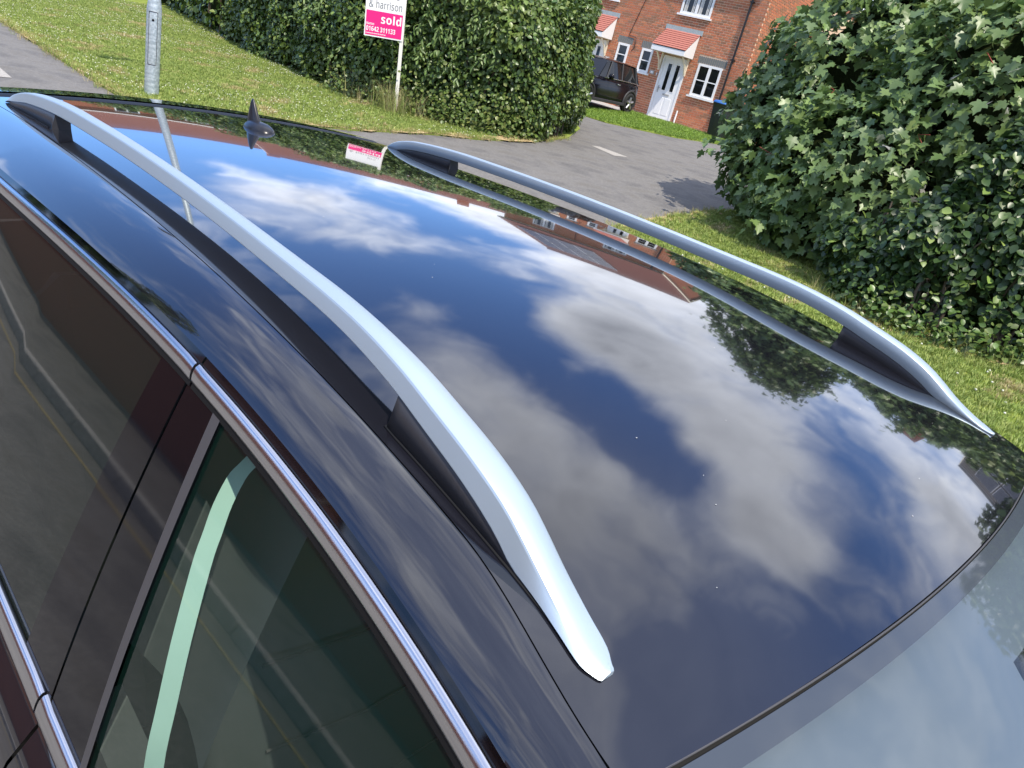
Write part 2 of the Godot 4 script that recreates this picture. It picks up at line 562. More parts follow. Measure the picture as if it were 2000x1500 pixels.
func build_ground():
	structure("ground", sheet([Vector2(-260, -220), Vector2(260, -220), Vector2(260, 120), Vector2(-260, 120)], -0.06), M.lawn)
	structure("main_road", sheet([Vector2(-120, -2.45), Vector2(120, -2.45), Vector2(120, 4.3), Vector2(-120, 4.3)], 0.0), M.asphalt)
	var side := SIDE_LEFT.duplicate()
	side.append_array(STRIP_EDGE)
	side.append_array(SIDE_RIGHT)
	structure("side_road", sheet(side, 0.004), M.asphalt)
	lawn_left = [Vector2(-60, -2.3), Vector2(-16.3, -2.29), Vector2(-14.2, -2.33), Vector2(-11.3, -2.36)]
	lawn_left.append_array(SIDE_LEFT)
	lawn_left.append(Vector2(-60, -14.2))
	structure("lawn", sheet(lawn_left, 0.022, 0.05), M.lawn)
	lawn_right = SIDE_RIGHT.duplicate()
	lawn_right.append_array([Vector2(80, -2.4), Vector2(80, -25)])
	structure("verge", sheet(lawn_right, 0.022, 0.05), M.lawn)
	lawn_house = STRIP_EDGE.duplicate()
	lawn_house.append_array([Vector2(-4, -32), Vector2(-11.6, -20.7), Vector2(-15.4, -20.0), Vector2(-14.35, -17.9), Vector2(-14.6, -16.7), Vector2(-24, -16.6)])
	structure("front_lawn", sheet(lawn_house, 0.022, 0.05), M.lawn)
	structure("driveway", sheet([Vector2(-26, -16.55), Vector2(-14.5, -16.65), Vector2(-14.2, -17.9), Vector2(-15.2, -20.05), Vector2(-11.4, -20.8), Vector2(-11.2, -21.9), Vector2(-26, -21.0)], 0.008), M.concrete)
	structure("lawn_edge", ribbon(SIDE_LEFT.slice(0, 8), -0.02, 0.30, 0.030, 0.07), M.dry_edge)
	structure("lawn_edge", ribbon([Vector2(-24, -2.3), Vector2(-16.3, -2.29), Vector2(-14.2, -2.33), Vector2(-11.3, -2.36), Vector2(-9.8, -2.42)], 0.02, 0.22, 0.030, 0.06), M.dry_edge)
	structure("verge_edge", ribbon([Vector2(-4.75, -9.2), Vector2(-4.6, -8.0), Vector2(-4.4, -7.1), Vector2(-4.24, -6.2)], -0.02, 0.20, 0.030, 0.06), M.dry_edge)
	structure("hedge_bed", ribbon([Vector2(-4.2, -9.3), Vector2(-3.2, -8.0), Vector2(-2.4, -7.3), Vector2(-1.7, -6.95), Vector2(-1.2, -6.75), Vector2(-0.7, -6.85), Vector2(-0.2, -7.1), Vector2(0.3, -7.5), Vector2(2.5, -8.3)], -0.05, 0.42, 0.030, 0.10), M.dry_edge)
	structure("road_marking", sheet([Vector2(-9.0, -10.95), Vector2(-8.95, -11.15), Vector2(-8.15, -11.12), Vector2(-8.2, -10.75)], 0.009), M.road_paint)
	structure("road_marking", sheet([Vector2(-13.2, -1.02), Vector2(-10.6, -1.08), Vector2(-10.6, -1.33), Vector2(-13.2, -1.33)], 0.005), M.road_paint)
	# the other side of the street
	structure("yellow_line", sheet([Vector2(-60, 3.93), Vector2(60, 3.93), Vector2(60, 3.975), Vector2(-60, 3.975)], 0.005), M.yellow_paint)
	for k in 40:
		var mb := MB.new()
		mb.bevel_box(Vector3(-18.0 + k * 0.915, 0.02, 4.36), Vector3(0.905, 0.24, 0.125), 0.012)
		structure("kerb_stone", mb.done(), M.concrete)
	structure("pavement", sheet([Vector2(-60, 4.425), Vector2(60, 4.425), Vector2(60, 6.4), Vector2(-60, 6.4)], 0.12, 0.1), M.asphalt)

# ---------------------------------------------------------------- the brick house
const HB := Vector3(-15.57, 0.865, -21.13)   # foot of the front door's left jamb
var hu := Vector3(cos(deg_to_rad(8.0)), 0, -sin(deg_to_rad(8.0)))
var hn := Vector3(sin(deg_to_rad(8.0)), 0, cos(deg_to_rad(8.0)))
func hp(s: float, h: float, out := 0.0) -> Vector3:
	return HB + hu * s + Vector3.UP * h + hn * out
func hbasis() -> Basis:
	return Basis(hu, Vector3.UP, hn)
func hbox(mb: MB, s0: float, s1: float, h0: float, h1: float, o0: float, o1: float):
	mb.box(hp((s0 + s1) / 2, (h0 + h1) / 2, (o0 + o1) / 2), Vector3(absf(s1 - s0), absf(h1 - h0), absf(o1 - o0)), hbasis())

func build_house():
	var t := thing("brick_house", "red brick terraced house with white front door under a red tiled canopy", "house", HB)
	# openings: s0, s1, h0, h1
	var sw := [[-0.95, -0.50, 1.30, 2.05], [-1.95, -1.48, 1.32, 2.05]]
	var rw := [1.30, 2.18, 1.00, 2.00]
	var uw := [[0.05, 1.17, 3.32, 4.45], [-3.55, -2.43, 3.32, 4.45]]
	var doors := [[-0.05, 0.90, -0.1, 2.0], [-3.35, -2.40, -0.1, 2.0]]
	var holes := []
	holes.append_array(sw); holes.append(rw); holes.append_array(uw); holes.append_array(doors)
	var lint := []
	for o in [sw[0], sw[1], rw]:
		lint.append([o[0] - 0.08, o[1] + 0.08, o[3], o[3] + 0.225])
	holes.append_array(lint)
	var S0 := -5.14
	var S1 := 2.95
	var EAVE := 5.0
	var RIDGE := 7.9
	var DEEP := 8.4
	# walls behind the brick faces
	var mb := MB.new()
	hbox(mb, S0 + 0.006, S1 - 0.006, -0.6, EAVE, -0.3, 0.0)
	hbox(mb, S0 + 0.006, S0 + 0.3, -0.6, EAVE, -DEEP, -0.3)
	hbox(mb, S1 - 0.3, S1 - 0.006, -0.6, EAVE, -DEEP, -0.3)
	hbox(mb, S0 + 0.3, S1 - 0.3, -0.6, EAVE, -DEEP, -DEEP + 0.3)
	part(t, "wall", mb.done(), M.mortar)
	for s in [S0, S1]:
		mb = MB.new()
		mb.flat()
		var sg := 1.0 if s == S1 else -1.0
		var a := hp(s - sg * 0.01, EAVE, 0.0)
		var b := hp(s - sg * 0.01, EAVE, -DEEP)
		var c := hp(s - sg * 0.01, RIDGE, -DEEP / 2)
		if sg > 0:
			mb.tri(a, b, c)
		else:
			mb.tri(b, a, c)
		part(t, "gable", mb.done(), M.far_brick)
	# bricks
	var tones := [Color(0.60, 0.215, 0.105), Color(0.55, 0.185, 0.092), Color(0.64, 0.255, 0.130), Color(0.42, 0.185, 0.10), Color(0.50, 0.19, 0.105), Color(0.36, 0.175, 0.10)]
	var shape := []
	for c in tones:
		var bm := MB.new()
		bm.tint(c)
		bm.bevel_box(Vector3.ZERO, Vector3(0.195, 0.0545, 0.020), 0.004)
		shape.append(bm.done())
	var rest := MB.new()
	var own := []
	var r2 := RandomNumberGenerator.new()
	r2.seed = 99
	for c in 68:
		var h := 0.02 + c * 0.0735
		var s := S0 + 0.105 + (0.107 if c % 2 else 0.0)
		while s < S1 + 0.09:
			# cut the brick where an opening takes part of it
			var a := maxf(s - 0.0965, S0 + 0.008)
			var b := minf(s + 0.0965, S1 - 0.002)
			for o in holes:
				if b > o[0] - 0.006 and a < o[1] + 0.006 and h + 0.022 > o[2] and h - 0.022 < o[3]:
					if o[0] - a > b - o[1]:
						b = o[0] - 0.006
					else:
						a = o[1] + 0.006
			if b - a > 0.18:
				var k: int = [0, 0, 1, 1, 2, 3, 3, 4, 4, 5][r2.randi() % 10]
				var at := hp(s, h, r2.randf_range(-0.001, 0.003))
				if s > -0.9 and s < 2.93 and h < 4.05 and h > 0.0 and own.size() < 1200:
					own.append([s, h, k, at])
				else:
					rest.tint(tones[k])
					rest.box(at, Vector3(0.195, 0.0545, 0.02), hbasis())
			elif b - a > 0.012:
				rest.tint(tones[r2.randi() % 5])
				rest.box(hp((a + b) / 2, h, 0.0), Vector3(b - a, 0.0545, 0.02), hbasis())
			s += 0.2135
	# the 300 nearest to the street corner are bricks of their own
	own.sort_custom(func(a, b): return absf(a[0] - 1.0) * 0.8 + absf(a[1] - 2.6) < absf(b[0] - 1.0) * 0.8 + absf(b[1] - 2.6))
	for i in own.size():
		var q: Array = own[i]
		if i < 300:
			var o := MeshInstance3D.new()
			o.name = "brick"
			o.mesh = shape[q[2]]
			o.set_surface_override_material(0, M.brick)
			o.transform = Transform3D(hbasis(), q[3] - HB)
			t.add_child(o, true)
		else:
			rest.tint(tones[q[2]])
			rest.box(q[3], Vector3(0.195, 0.0545, 0.02), hbasis())
	# side wall to the right
	var side := Basis(-hn, Vector3.UP, hu)
	for c in 68:
		var h := 0.02 + c * 0.0735
		var d := 0.09 + (0.107 if c % 2 else 0.0)
		while d < 4.6:
			rest.tint(tones[[0, 0, 1, 1, 2, 3, 4, 4, 5, 0][r2.randi() % 10]])
			rest.box(hp(S1 - 0.004 + r2.randf_range(-0.001, 0.003), h, -d), Vector3(0.195, 0.0545, 0.02), side)
			d += 0.2135
	var ro := part(t, "brickwork", rest.done(), M.brick)
	ro.set_meta("kind", "stuff")
	# grey soldier lintels
	for l in lint:
		var n := int(round((l[1] - l[0]) / 0.075))
		for k in n:
			mb = MB.new()
			var w: float = (l[1] - l[0]) / n
			mb.bevel_box(hp(l[0] + (k + 0.5) * w, (l[2] + l[3]) / 2 + 0.004, 0.004), Vector3(w - 0.014, 0.212, 0.022), 0.004, hbasis())
			part(t, "lintel_brick", mb.done(), M.grey_brick)
	# windows
	for o in sw:
		house_window(t, o, [0.5], 1, 2)
	house_window(t, rw, [0.5], 2, 2)
	for o in uw:
		house_window(t, o, [0.5], 2, 1)
	for o in doors:
		house_door(t, o[0] + 0.05)
		canopy(t, o[0] + 0.05)
	# drain pipe with brackets
	mb = MB.new()
	mb.tube([hp(2.44, 0.0, 0.10), hp(2.44, 4.95, 0.10)], [0.036], 10)
	var dp := part(t, "drain_pipe", mb.done(), M.black_pipe)
	for h in [0.6, 2.3, 4.0]:
		mb = MB.new()
		hbox(mb, 2.38, 2.50, h - 0.02, h + 0.02, 0.0, 0.145)
		part(dp, "bracket", mb.done(), M.black_pipe)
	# cable that runs down and round the small window
	mb = MB.new()
	mb.tube([hp(-1.30, 4.9, 0.03), hp(-1.33, 3.6, 0.03), hp(-1.60, 2.42, 0.03), hp(-1.62, 2.33, 0.03), hp(-1.30, 2.30, 0.035), hp(-1.27, 2.0, 0.03), hp(-1.36, 1.88, 0.03)], [0.011], 6)
	part(t, "cable", mb.done(), M.black_pipe)
	# number plates and bell beside the door
	for q in [[-0.32, 1.38, 0.17, 0.11], [-0.12, 1.36, 0.05, 0.10], [-2.25, 1.45, 0.17, 0.11]]:
		mb = MB.new()
		mb.bevel_box(hp(q[0], q[1], 0.03), Vector3(q[2], q[3], 0.03), 0.008, hbasis())
		part(t, "door_plate", mb.done(), M.plate_grey)
		mb = MB.new()
		mb.box(hp(q[0], q[1], 0.046), Vector3(q[2] * 0.45, q[3] * 0.5, 0.004), hbasis())
		part(t, "door_plate_face", mb.done(), M.sign_white)
	# white downspout foot by the door
	mb = MB.new()
	mb.tube([hp(1.08, 0.0, 0.05), hp(1.08, 0.42, 0.05)], [0.03], 8)
	part(t, "waste_pipe", mb.done(), M.white_upvc)
	# roof
	for sd in [0, 1]:
		var rm := MB.new()
		roof_slope(rm, hp(S0 - 0.12, EAVE - 0.05, 0.28) if sd == 0 else hp(S1 + 0.12, EAVE - 0.05, -DEEP - 0.28), hu if sd == 0 else -hu, S1 - S0 + 0.24, (hp(0, RIDGE, -DEEP / 2) - hp(0, EAVE - 0.05, 0.28)) if sd == 0 else (hp(0, RIDGE, -DEEP / 2) - hp(0, EAVE - 0.05, -DEEP - 0.28)), 18)
		part(t, "roof", rm.done(), M.roof_tile)
	mb = MB.new()
	mb.tube([hp(S0 - 0.12, RIDGE + 0.02, -DEEP / 2), hp(S1 + 0.12, RIDGE + 0.02, -DEEP / 2)], [0.11], 10)
	part(t, "ridge_tiles", mb.done(), M.roof_tile)
	mb = MB.new()
	hbox(mb, S0 - 0.1, S1 + 0.1, EAVE - 0.17, EAVE - 0.06, 0.10, 0.26)
	var fa := part(t, "fascia", mb.done(), M.white_upvc)
	mb = MB.new()
	mb.tube([hp(S0 - 0.1, EAVE - 0.07, 0.33), hp(S1 + 0.1, EAVE - 0.07, 0.33)], [0.06], 8)
	part(fa, "gutter", mb.done(), M.black_pipe)
	# verge boards
	for s in [S0 - 0.13, S1 + 0.13]:
		mb = MB.new()
		mb.tube([hp(s, EAVE - 0.1, 0.28), hp(s, RIDGE - 0.02, -DEEP / 2)], [0.05], 6)
		mb.tube([hp(s, EAVE - 0.1, -DEEP - 0.28), hp(s, RIDGE - 0.02, -DEEP / 2)], [0.05], 6)
		part(t, "verge_board", mb.done(), M.cream_wood)
	# solar panels on the front slope
	var e0 := hp(-3.9, EAVE - 0.05, 0.28)
	var upv := (hp(-3.9, RIDGE, -DEEP / 2) - e0)
	var un := hu.cross(upv).normalized()
	for r in 2:
		for k in 4:
			var c := e0 + hu * (k * 1.04 - 0.2) + upv * (0.30 + r * 0.33) + un * 0.12
			var pb := Basis(hu, upv.normalized(), un)
			var p := MB.new()
			p.box(c, Vector3(1.0, 1.62, 0.035), pb)
			var po := part(t, "solar_panel", p.done(), M.solar_frame)
			p = MB.new()
			p.box(c + un * 0.019, Vector3(0.94, 1.56, 0.006), pb)
			part(po, "cells", p.done(), M.solar_cell)

func roof_slope(mb: MB, foot: Vector3, along: Vector3, length: float, up: Vector3, courses: int):
	# overlapping courses of tiles, each lifted a little at its lower edge
	mb.flat()
	var n := along.cross(up).normalized()
	for k in courses:
		var a := foot + up * (float(k) / courses) + n * 0.035
		var b := foot + up * (float(k + 1) / courses) + n * 0.006
		var l := along * length
		mb.quad(a, a + l, b + l, b)
		mb.quad(a - n * 0.035, a - n * 0.035 + l, a + l, a)
		mb.quad(a - n * 0.04, a, b, b - n * 0.04)
		mb.quad(a + l, a + l - n * 0.04, b + l - n * 0.04, b + l)

func house_window(t: Node3D, o: Array, _m: Array, cols: int, rows: int):
	# white frame standing in the opening, one pane per light, sill below
	var f := MB.new()
	var w := 0.075
	hbox(f, o[0], o[0] + w, o[2], o[3], -0.06, 0.035)
	hbox(f, o[1] - w, o[1], o[2], o[3], -0.06, 0.035)
	hbox(f, o[0] + w, o[1] - w, o[2], o[2] + w, -0.06, 0.035)
	hbox(f, o[0] + w, o[1] - w, o[3] - w, o[3], -0.06, 0.035)
	var cw: float = (o[1] - o[0] - w) / cols
	for c in range(1, cols):
		hbox(f, o[0] + c * cw, o[0] + c * cw + w * 1.3, o[2] + w, o[3] - w, -0.06, 0.037)
	var g := part(t, "window", f.done(), M.white_upvc)
	for c in cols:
		var x0: float = o[0] + c * cw + (w if c == 0 else w * 1.3)
		var x1: float = o[0] + (c + 1) * cw if c < cols - 1 else o[1] - w
		for r in rows:
			var y0: float = o[2] + w + (o[3] - o[2] - 2 * w) * r / rows
			var y1: float = o[2] + w + (o[3] - o[2] - 2 * w) * (r + 1) / rows
			var p := MB.new()
			hbox(p, x0 - 0.01, x1 + 0.01, y0, y1, 0.002, 0.012)
			part(g, "pane", p.done(), M.pane)
			if r > 0:
				p = MB.new()
				hbox(p, x0, x1, y0 - 0.016, y0 + 0.016, 0.012, 0.034)
				part(g, "glazing_bar", p.done(), M.white_upvc)
		if rows == 1:
			for k in 5:
				var p := MB.new()
				var cx := lerpf(x0 + 0.03, x1 - 0.03, [0.06, 0.16, 0.28, 0.80, 0.93][k])
				hbox(p, cx - 0.018, cx + 0.018, o[2] + w, o[3] - w, 0.013, 0.019)
				part(g, "blind_slat", p.done(), M.curtain)
	var sl := MB.new()
	hbox(sl, o[0] - 0.07, o[1] + 0.07, o[2] - 0.06, o[2] - 0.003, 0.0, 0.085)
	part(g, "sill", sl.done(), M.white_upvc)

func house_door(t: Node3D, s: float):
	var mb := MB.new()
	hbox(mb, s - 0.05, s + 0.02, 0.0, 2.0, -0.02, 0.03)
	hbox(mb, s + 0.83, s + 0.90, 0.0, 2.0, -0.02, 0.03)
	hbox(mb, s + 0.02, s + 0.83, 1.92, 2.0, -0.02, 0.03)
	var fr := part(t, "door_frame", mb.done(), M.white_upvc)
	mb = MB.new()
	hbox(mb, s + 0.02, s + 0.83, 0.02, 1.92, -0.03, 0.006)
	var d := part(t, "front_door", mb.done(), M.door_white)
	for q in [[0.22, 0.35], [0.53, 0.66]]:
		mb = MB.new()
		hbox(mb, s + q[0] - 0.025, s + q[1] + 0.025, 0.90, 1.80, 0.006, 0.014)
		part(d, "bead", mb.done(), M.white_upvc)
		mb = MB.new()
		hbox(mb, s + q[0], s + q[1], 0.93, 1.77, 0.014, 0.018)
		part(d, "glass_strip", mb.done(), M.pane)
	for q in [[0.16, 0.40], [0.46, 0.70]]:
		mb = MB.new()
		mb.bevel_box(hp(s + (q[0] + q[1]) / 2, 0.42, 0.008), Vector3(q[1] - q[0], 0.55, 0.016), 0.007, hbasis())
		part(d, "door_panel", mb.done(), M.door_white)
	mb = MB.new()
	mb.bevel_box(hp(s + 0.44, 0.80, 0.014), Vector3(0.26, 0.055, 0.02), 0.006, hbasis())
	part(d, "letterbox", mb.done(), M.plate_grey)
	mb = MB.new()
	mb.bevel_box(hp(s + 0.085, 0.93, 0.016), Vector3(0.035, 0.22, 0.02), 0.006, hbasis())
	mb.box(hp(s + 0.12, 0.97, 0.045), Vector3(0.12, 0.02, 0.02), hbasis())
	part(d, "handle", mb.done(), M.plate_grey)
	mb = MB.new()
	hbox(mb, s - 0.05, s + 0.9, -0.06, 0.018, -0.02, 0.16)
	part(fr, "door_step", mb.done(), M.concrete)

func canopy(t: Node3D, s: float):
	var s0 := s - 0.24
	var s1 := s + 1.04
	var hb := 2.80     # where the slope meets the wall
	var hf := 2.22     # its front edge
	var pr := 0.72
	var n := 9
	var c := Node3D.new()
	c.name = "door_canopy"
	t.add_child(c, true)
	var up := hp(0, hb, 0.02) - hp(0, hf, pr)
	for k in n:
		var mb := MB.new()
		var a := hp(s0, hf, pr) + up * (float(k) / n)
		var b := hp(s0, hf, pr) + up * (float(k + 1) / n)
		var nn := hu.cross(up).normalized()
		var l := hu * (s1 - s0)
		a += nn * 0.022
		b += nn * 0.004
		mb.flat()
		mb.quad(a, a + l, b + l, b)
		mb.quad(a - nn * 0.02, a - nn * 0.02 + l, a + l, a)
		mb.quad(a - nn * 0.02, a, b, b - nn * 0.02)
		mb.quad(a + l, a + l - nn * 0.02, b + l - nn * 0.02, b + l)
		mb.quad(b - nn * 0.02 + l, a - nn * 0.02 + l, a - nn * 0.02, b - nn * 0.02)
		var o := part(c, "tile_course", mb.done(), M.canopy_tile)
		o.position = -HB
	var mb := MB.new()
	hbox(mb, s0 - 0.06, s1 + 0.06, hb - 0.02, hb + 0.13, 0.008, 0.035)
	part(c, "lead_flashing", mb.done(), M.lead).position = -HB
	mb = MB.new()
	hbox(mb, s0 + 0.01, s1 - 0.01, hf - 0.17, hf - 0.02, pr - 0.04, pr - 0.005)
	part(c, "front_board", mb.done(), M.white_upvc).position = -HB
	for q in [s0 + 0.01, s1 - 0.035]:
		mb = MB.new()
		mb.flat()
		var a := hp(q, hf - 0.17, pr - 0.04)
		var b := hp(q, hf - 0.02, pr - 0.04)
		var d := hp(q, hb - 0.035, 0.03)
		var e := hp(q, hf - 0.17, 0.03)
		var th := hu * 0.025
		mb.quad(a + th, e + th, d + th, b + th)
		mb.quad(e, a, b, d)
		mb.quad(a, e, e + th, a + th)
		mb.quad(b, b + th, d + th, d)
		part(c, "cheek_board", mb.done(), M.white_upvc).position = -HB
	mb = MB.new()
	hbox(mb, s0 + 0.036, s1 - 0.036, hf - 0.165, hf - 0.145, 0.03, pr - 0.042)
	part(c, "soffit", mb.done(), M.cream_wood).position = -HB
	for q in [s0 + 0.14, s1 - 0.14]:
		mb = MB.new()
		hbox(mb, q - 0.03, q + 0.03, 1.50, 2.05, 0.012, 0.07)
		mb.tube([hp(q, 1.58, 0.08), hp(q, 1.80, 0.20), hp(q, 2.06, 0.50)], [0.032], 6)
		part(c, "bracket", mb.done(), M.cream_wood).position = -HB

# ---------------------------------------------------------------- other houses of the street
func simple_house(nm: String, label: String, base: Vector3, turn: float, L: float, D: float, eave: float, ridge: float, tile: Material, wins: Array, group := "", panels := false) -> Node3D:
	var t := thing(nm, label, "house", base, group)
	var u := Vector3(cos(turn), 0, -sin(turn))
	var n := Vector3(sin(turn), 0, cos(turn))
	var P := func(s: float, h: float, o: float) -> Vector3: return base + u * s + Vector3.UP * h + n * o
	var bs := Basis(u, Vector3.UP, n)
	var mb := MB.new()
	mb.box(P.call(0, eave / 2 - 0.5, -D / 2), Vector3(L, eave + 1.0, D), bs)
	mb.flat()
	for sg in [-1.0, 1.0]:
		var a: Vector3 = P.call(sg * L / 2, eave, 0)
		var b: Vector3 = P.call(sg * L / 2, eave, -D)
		var c: Vector3 = P.call(sg * L / 2, ridge - 0.05, -D / 2)
		if sg > 0:
			mb.tri(a, b, c)
		else:
			mb.tri(b, a, c)
	part(t, "wall", mb.done(), M.far_brick)
	for sd in [1.0, -1.0]:
		mb = MB.new()
		var foot: Vector3 = P.call(-sd * (L / 2 + 0.15), eave - 0.1, 0.3) if sd > 0 else P.call(-sd * (L / 2 + 0.15), eave - 0.1, -D - 0.3)
		var top: Vector3 = P.call(-sd * (L / 2 + 0.15), ridge, -D / 2)
		roof_slope(mb, foot, u * sd, L + 0.3, top - foot, 16)
		part(t, "roof", mb.done(), tile)
	mb = MB.new()
	mb.tube([P.call(-L / 2 - 0.15, ridge + 0.02, -D / 2), P.call(L / 2 + 0.15, ridge + 0.02, -D / 2)], [0.10], 8)
	part(t, "ridge_tiles", mb.done(), tile)
	mb = MB.new()
	mb.box(P.call(0, eave - 0.1, 0.3), Vector3(L + 0.2, 0.12, 0.05), bs)
	part(t, "fascia", mb.done(), M.white_upvc)
	for sg in [-1.0, 1.0]:
		mb = MB.new()
		mb.tube([P.call(sg * (L / 2 + 0.16), eave - 0.12, 0.3), P.call(sg * (L / 2 + 0.16), ridge - 0.03, -D / 2), P.call(sg * (L / 2 + 0.16), eave - 0.12, -D - 0.3)], [0.05], 6)
		part(t, "verge_board", mb.done(), M.cream_wood)
	for w in wins:
		mb = MB.new()
		mb.box(P.call(w[0], w[1], 0.02), Vector3(w[2], w[3], 0.08), bs)
		var wo := part(t, "window", mb.done(), M.white_upvc)
		for k in [-1.0, 1.0]:
			mb = MB.new()
			mb.box(P.call(w[0] + k * w[2] * 0.235, w[1], 0.065), Vector3(w[2] * 0.40, w[3] * 0.84, 0.014), bs)
			part(wo, "pane", mb.done(), M.pane)
	if panels:
		var f0: Vector3 = P.call(0, eave - 0.1, 0.3)
		var upv: Vector3 = P.call(0, ridge, -D / 2) - f0
		var un := u.cross(upv).normalized()
		for r in 2:
			for k in 4:
				var c: Vector3 = f0 + u * (k * 1.08 - 1.3) + upv * (0.30 + 0.36 * r) + un * 0.13
				mb = MB.new()
				mb.box(c, Vector3(1.0, 1.6, 0.04), Basis(u, upv.normalized(), un))
				var so := part(t, "solar_panel", mb.done(), M.solar_frame)
				mb = MB.new()
				mb.box(c + un * 0.022, Vector3(0.95, 1.55, 0.006), Basis(u, upv.normalized(), un))
				part(so, "cells", mb.done(), M.solar_cell)
	mb = MB.new()
	mb.box(P.call(L * 0.28, ridge + 0.35, -D / 2), Vector3(0.9, 1.2, 0.5), bs)
	part(t, "chimney", mb.done(), M.far_brick)
	return t

func on_ground(a: float, d: float) -> Vector3:
	var p := az(a, 0, d)
	p.y = ground_y(p.z)
	return p

func build_far_houses():
	# behind the left hedge; their tiled roofs show over it in the car's roof
	simple_house("terrace_house", "brown tiled house behind the long hedge near the lamp post", on_ground(-69.0, 50.0), deg_to_rad(62), 15.0, 8.0, 3.9, 6.3, M.roof_tile, [[-4, 2.9, 1.4, 1.0], [0, 2.9, 1.4, 1.0], [4, 2.9, 1.4, 1.0]])
	simple_house("terrace_house", "brown tiled house behind the long hedge near the sold board", on_ground(-55.0, 47.0), deg_to_rad(50), 17.5, 8.0, 4.3, 6.8, M.roof_tile, [[-5, 3.4, 1.4, 1.0], [-2, 3.4, 1.4, 1.0], [2, 3.4, 1.4, 1.0], [5, 3.4, 1.4, 1.0]])
	# beyond the right hedge
	simple_house("detached_house", "house with grey tiled roof behind the sycamore", on_ground(-7.5, 25.0), deg_to_rad(6), 4.2, 7.0, 5.0, 7.9, M.grey_tile, [[0.0, 3.9, 1.2, 1.1]])
	simple_house("detached_house", "brick house with solar panels on its roof beyond the clipped hedge", on_ground(3.8, 23.5), deg_to_rad(-14), 5.0, 7.0, 4.3, 7.6, M.grey_tile, [[0.0, 3.4, 1.2, 1.1]], "", true)
	simple_house("detached_house", "brown roofed house past the tall trees beyond the clipped hedge", on_ground(33.0, 24.0), deg_to_rad(-30), 8.0, 7.0, 5.0, 7.8, M.roof_tile, [[0.0, 3.9, 1.2, 1.1]])
	# across the street, behind the person who took the picture: mirrored in the door glass
	simple_house("street_house", "red brick house across the street facing the parked car", Vector3(2.0, 0, 21.0), PI, 12.0, 8.0, 5.1, 8.0, M.roof_tile, [[-4, 1.6, 1.6, 1.3], [-4, 4.0, 1.4, 1.1], [0, 4.0, 1.4, 1.1], [1, 1.6, 1.6, 1.3]])
	simple_house("street_house", "red brick house across the street further up the road", Vector3(-24.0, 0, 22.0), PI, 14.0, 8.0, 5.1, 8.0, M.roof_tile, [[-4, 1.6, 1.6, 1.3], [-4, 4.0, 1.4, 1.1], [3, 4.0, 1.4, 1.1], [3, 1.6, 1.6, 1.3]])
	# garden wall along the far pavement
	var gw := thing("garden_wall", "brown brick garden wall along the pavement across the street", "wall", Vector3(-10, 0, 6.6))
	var mb := MB.new()
	mb.box(Vector3(-12, 0.95, 6.62), Vector3(44, 2.1, 0.22))
	part(gw, "brickwork", mb.done(), M.far_brick)
	mb = MB.new()
	mb.box(Vector3(-12, 2.04, 6.62), Vector3(44, 0.07, 0.30))
	part(gw, "coping", mb.done(), M.concrete)

# ---------------------------------------------------------------- foliage
func leaf_oval(fold := 0.25, tip := 0.5) -> ArrayMesh:
	# pointed oval leaf 1 long (along +y from its stalk), folded along the midrib, facing +z
	var mb := MB.new()
	mb.smooth()
	var w := [0.0, 0.30, 0.36, 0.22, 0.0]
	var y := [0.0, 0.25, 0.52, 0.80, 1.0]
	for k in 4:
		var a := Vector3(0, y[k], -0.10 * y[k] * y[k])
		var b := Vector3(0, y[k + 1], -0.10 * y[k + 1] * y[k + 1])
		for s in [-1.0, 1.0]:
			var c := a + Vector3(s * w[k], 0, fold * w[k])
			var d := b + Vector3(s * w[k + 1], 0, fold * w[k + 1])
			if s > 0:
				if k > 0: mb.tri(a, c, b)
				if k < 3: mb.tri(c if k > 0 else a, d, b)
				else: pass
				if k == 0: pass
			else:
				if k > 0: mb.tri(a, b, c)
				if k < 3: mb.tri(c if k > 0 else a, b, d)
	return mb.done()

func leaf_maple() -> ArrayMesh:
	# five-lobed leaf about 1 across, stalk end at the origin, facing +z
	var half := [Vector2(0.0, 0.05), Vector2(0.14, -0.06), Vector2(0.34, -0.04), Vector2(0.30, 0.12), Vector2(0.50, 0.26), Vector2(0.58, 0.46), Vector2(0.36, 0.46), Vector2(0.24, 0.48), Vector2(0.30, 0.70), Vector2(0.13, 0.80), Vector2(0.0, 1.05)]
	var mb := MB.new()
	mb.smooth()
	var mid := Vector3(0, 0.32, -0.03)
	for s in [-1.0, 1.0]:
		for k in half.size() - 1:
			var p: Vector2 = half[k]
			var q: Vector2 = half[k + 1]
			var a := Vector3(s * p.x, p.y, 0.16 * p.x - 0.16 * p.y * p.y)
			var b := Vector3(s * q.x, q.y, 0.16 * q.x - 0.16 * q.y * q.y)
			if s > 0:
				mb.tri(mid, a, b)
			else:
				mb.tri(mid, b, a)
	return mb.done()

func leaf_xf(r: RandomNumberGenerator, at: Vector3, face: Vector3, size: float, droop := 0.5) -> Transform3D:
	# a leaf at a point, its face turned about a direction, its tip hanging
	var n := (face + Vector3(r.randfn(0, 0.55), r.randfn(0, 0.45), r.randfn(0, 0.55))).normalized()
	var t := Vector3(r.randfn(0, 0.6), -droop + r.randfn(0, 0.5), r.randfn(0, 0.6))
	t = (t - n * t.dot(n)).normalized()
	var x := t.cross(n).normalized()
	return Transform3D(Basis(x, t, n) * size, at)

func pick(r: RandomNumberGenerator, tones: Array) -> Color:
	var c: Color = tones[r.randi() % tones.size()]
	var k := r.randf_range(0.75, 1.3)
	return Color(c.r * k, c.g * k, c.b * k)

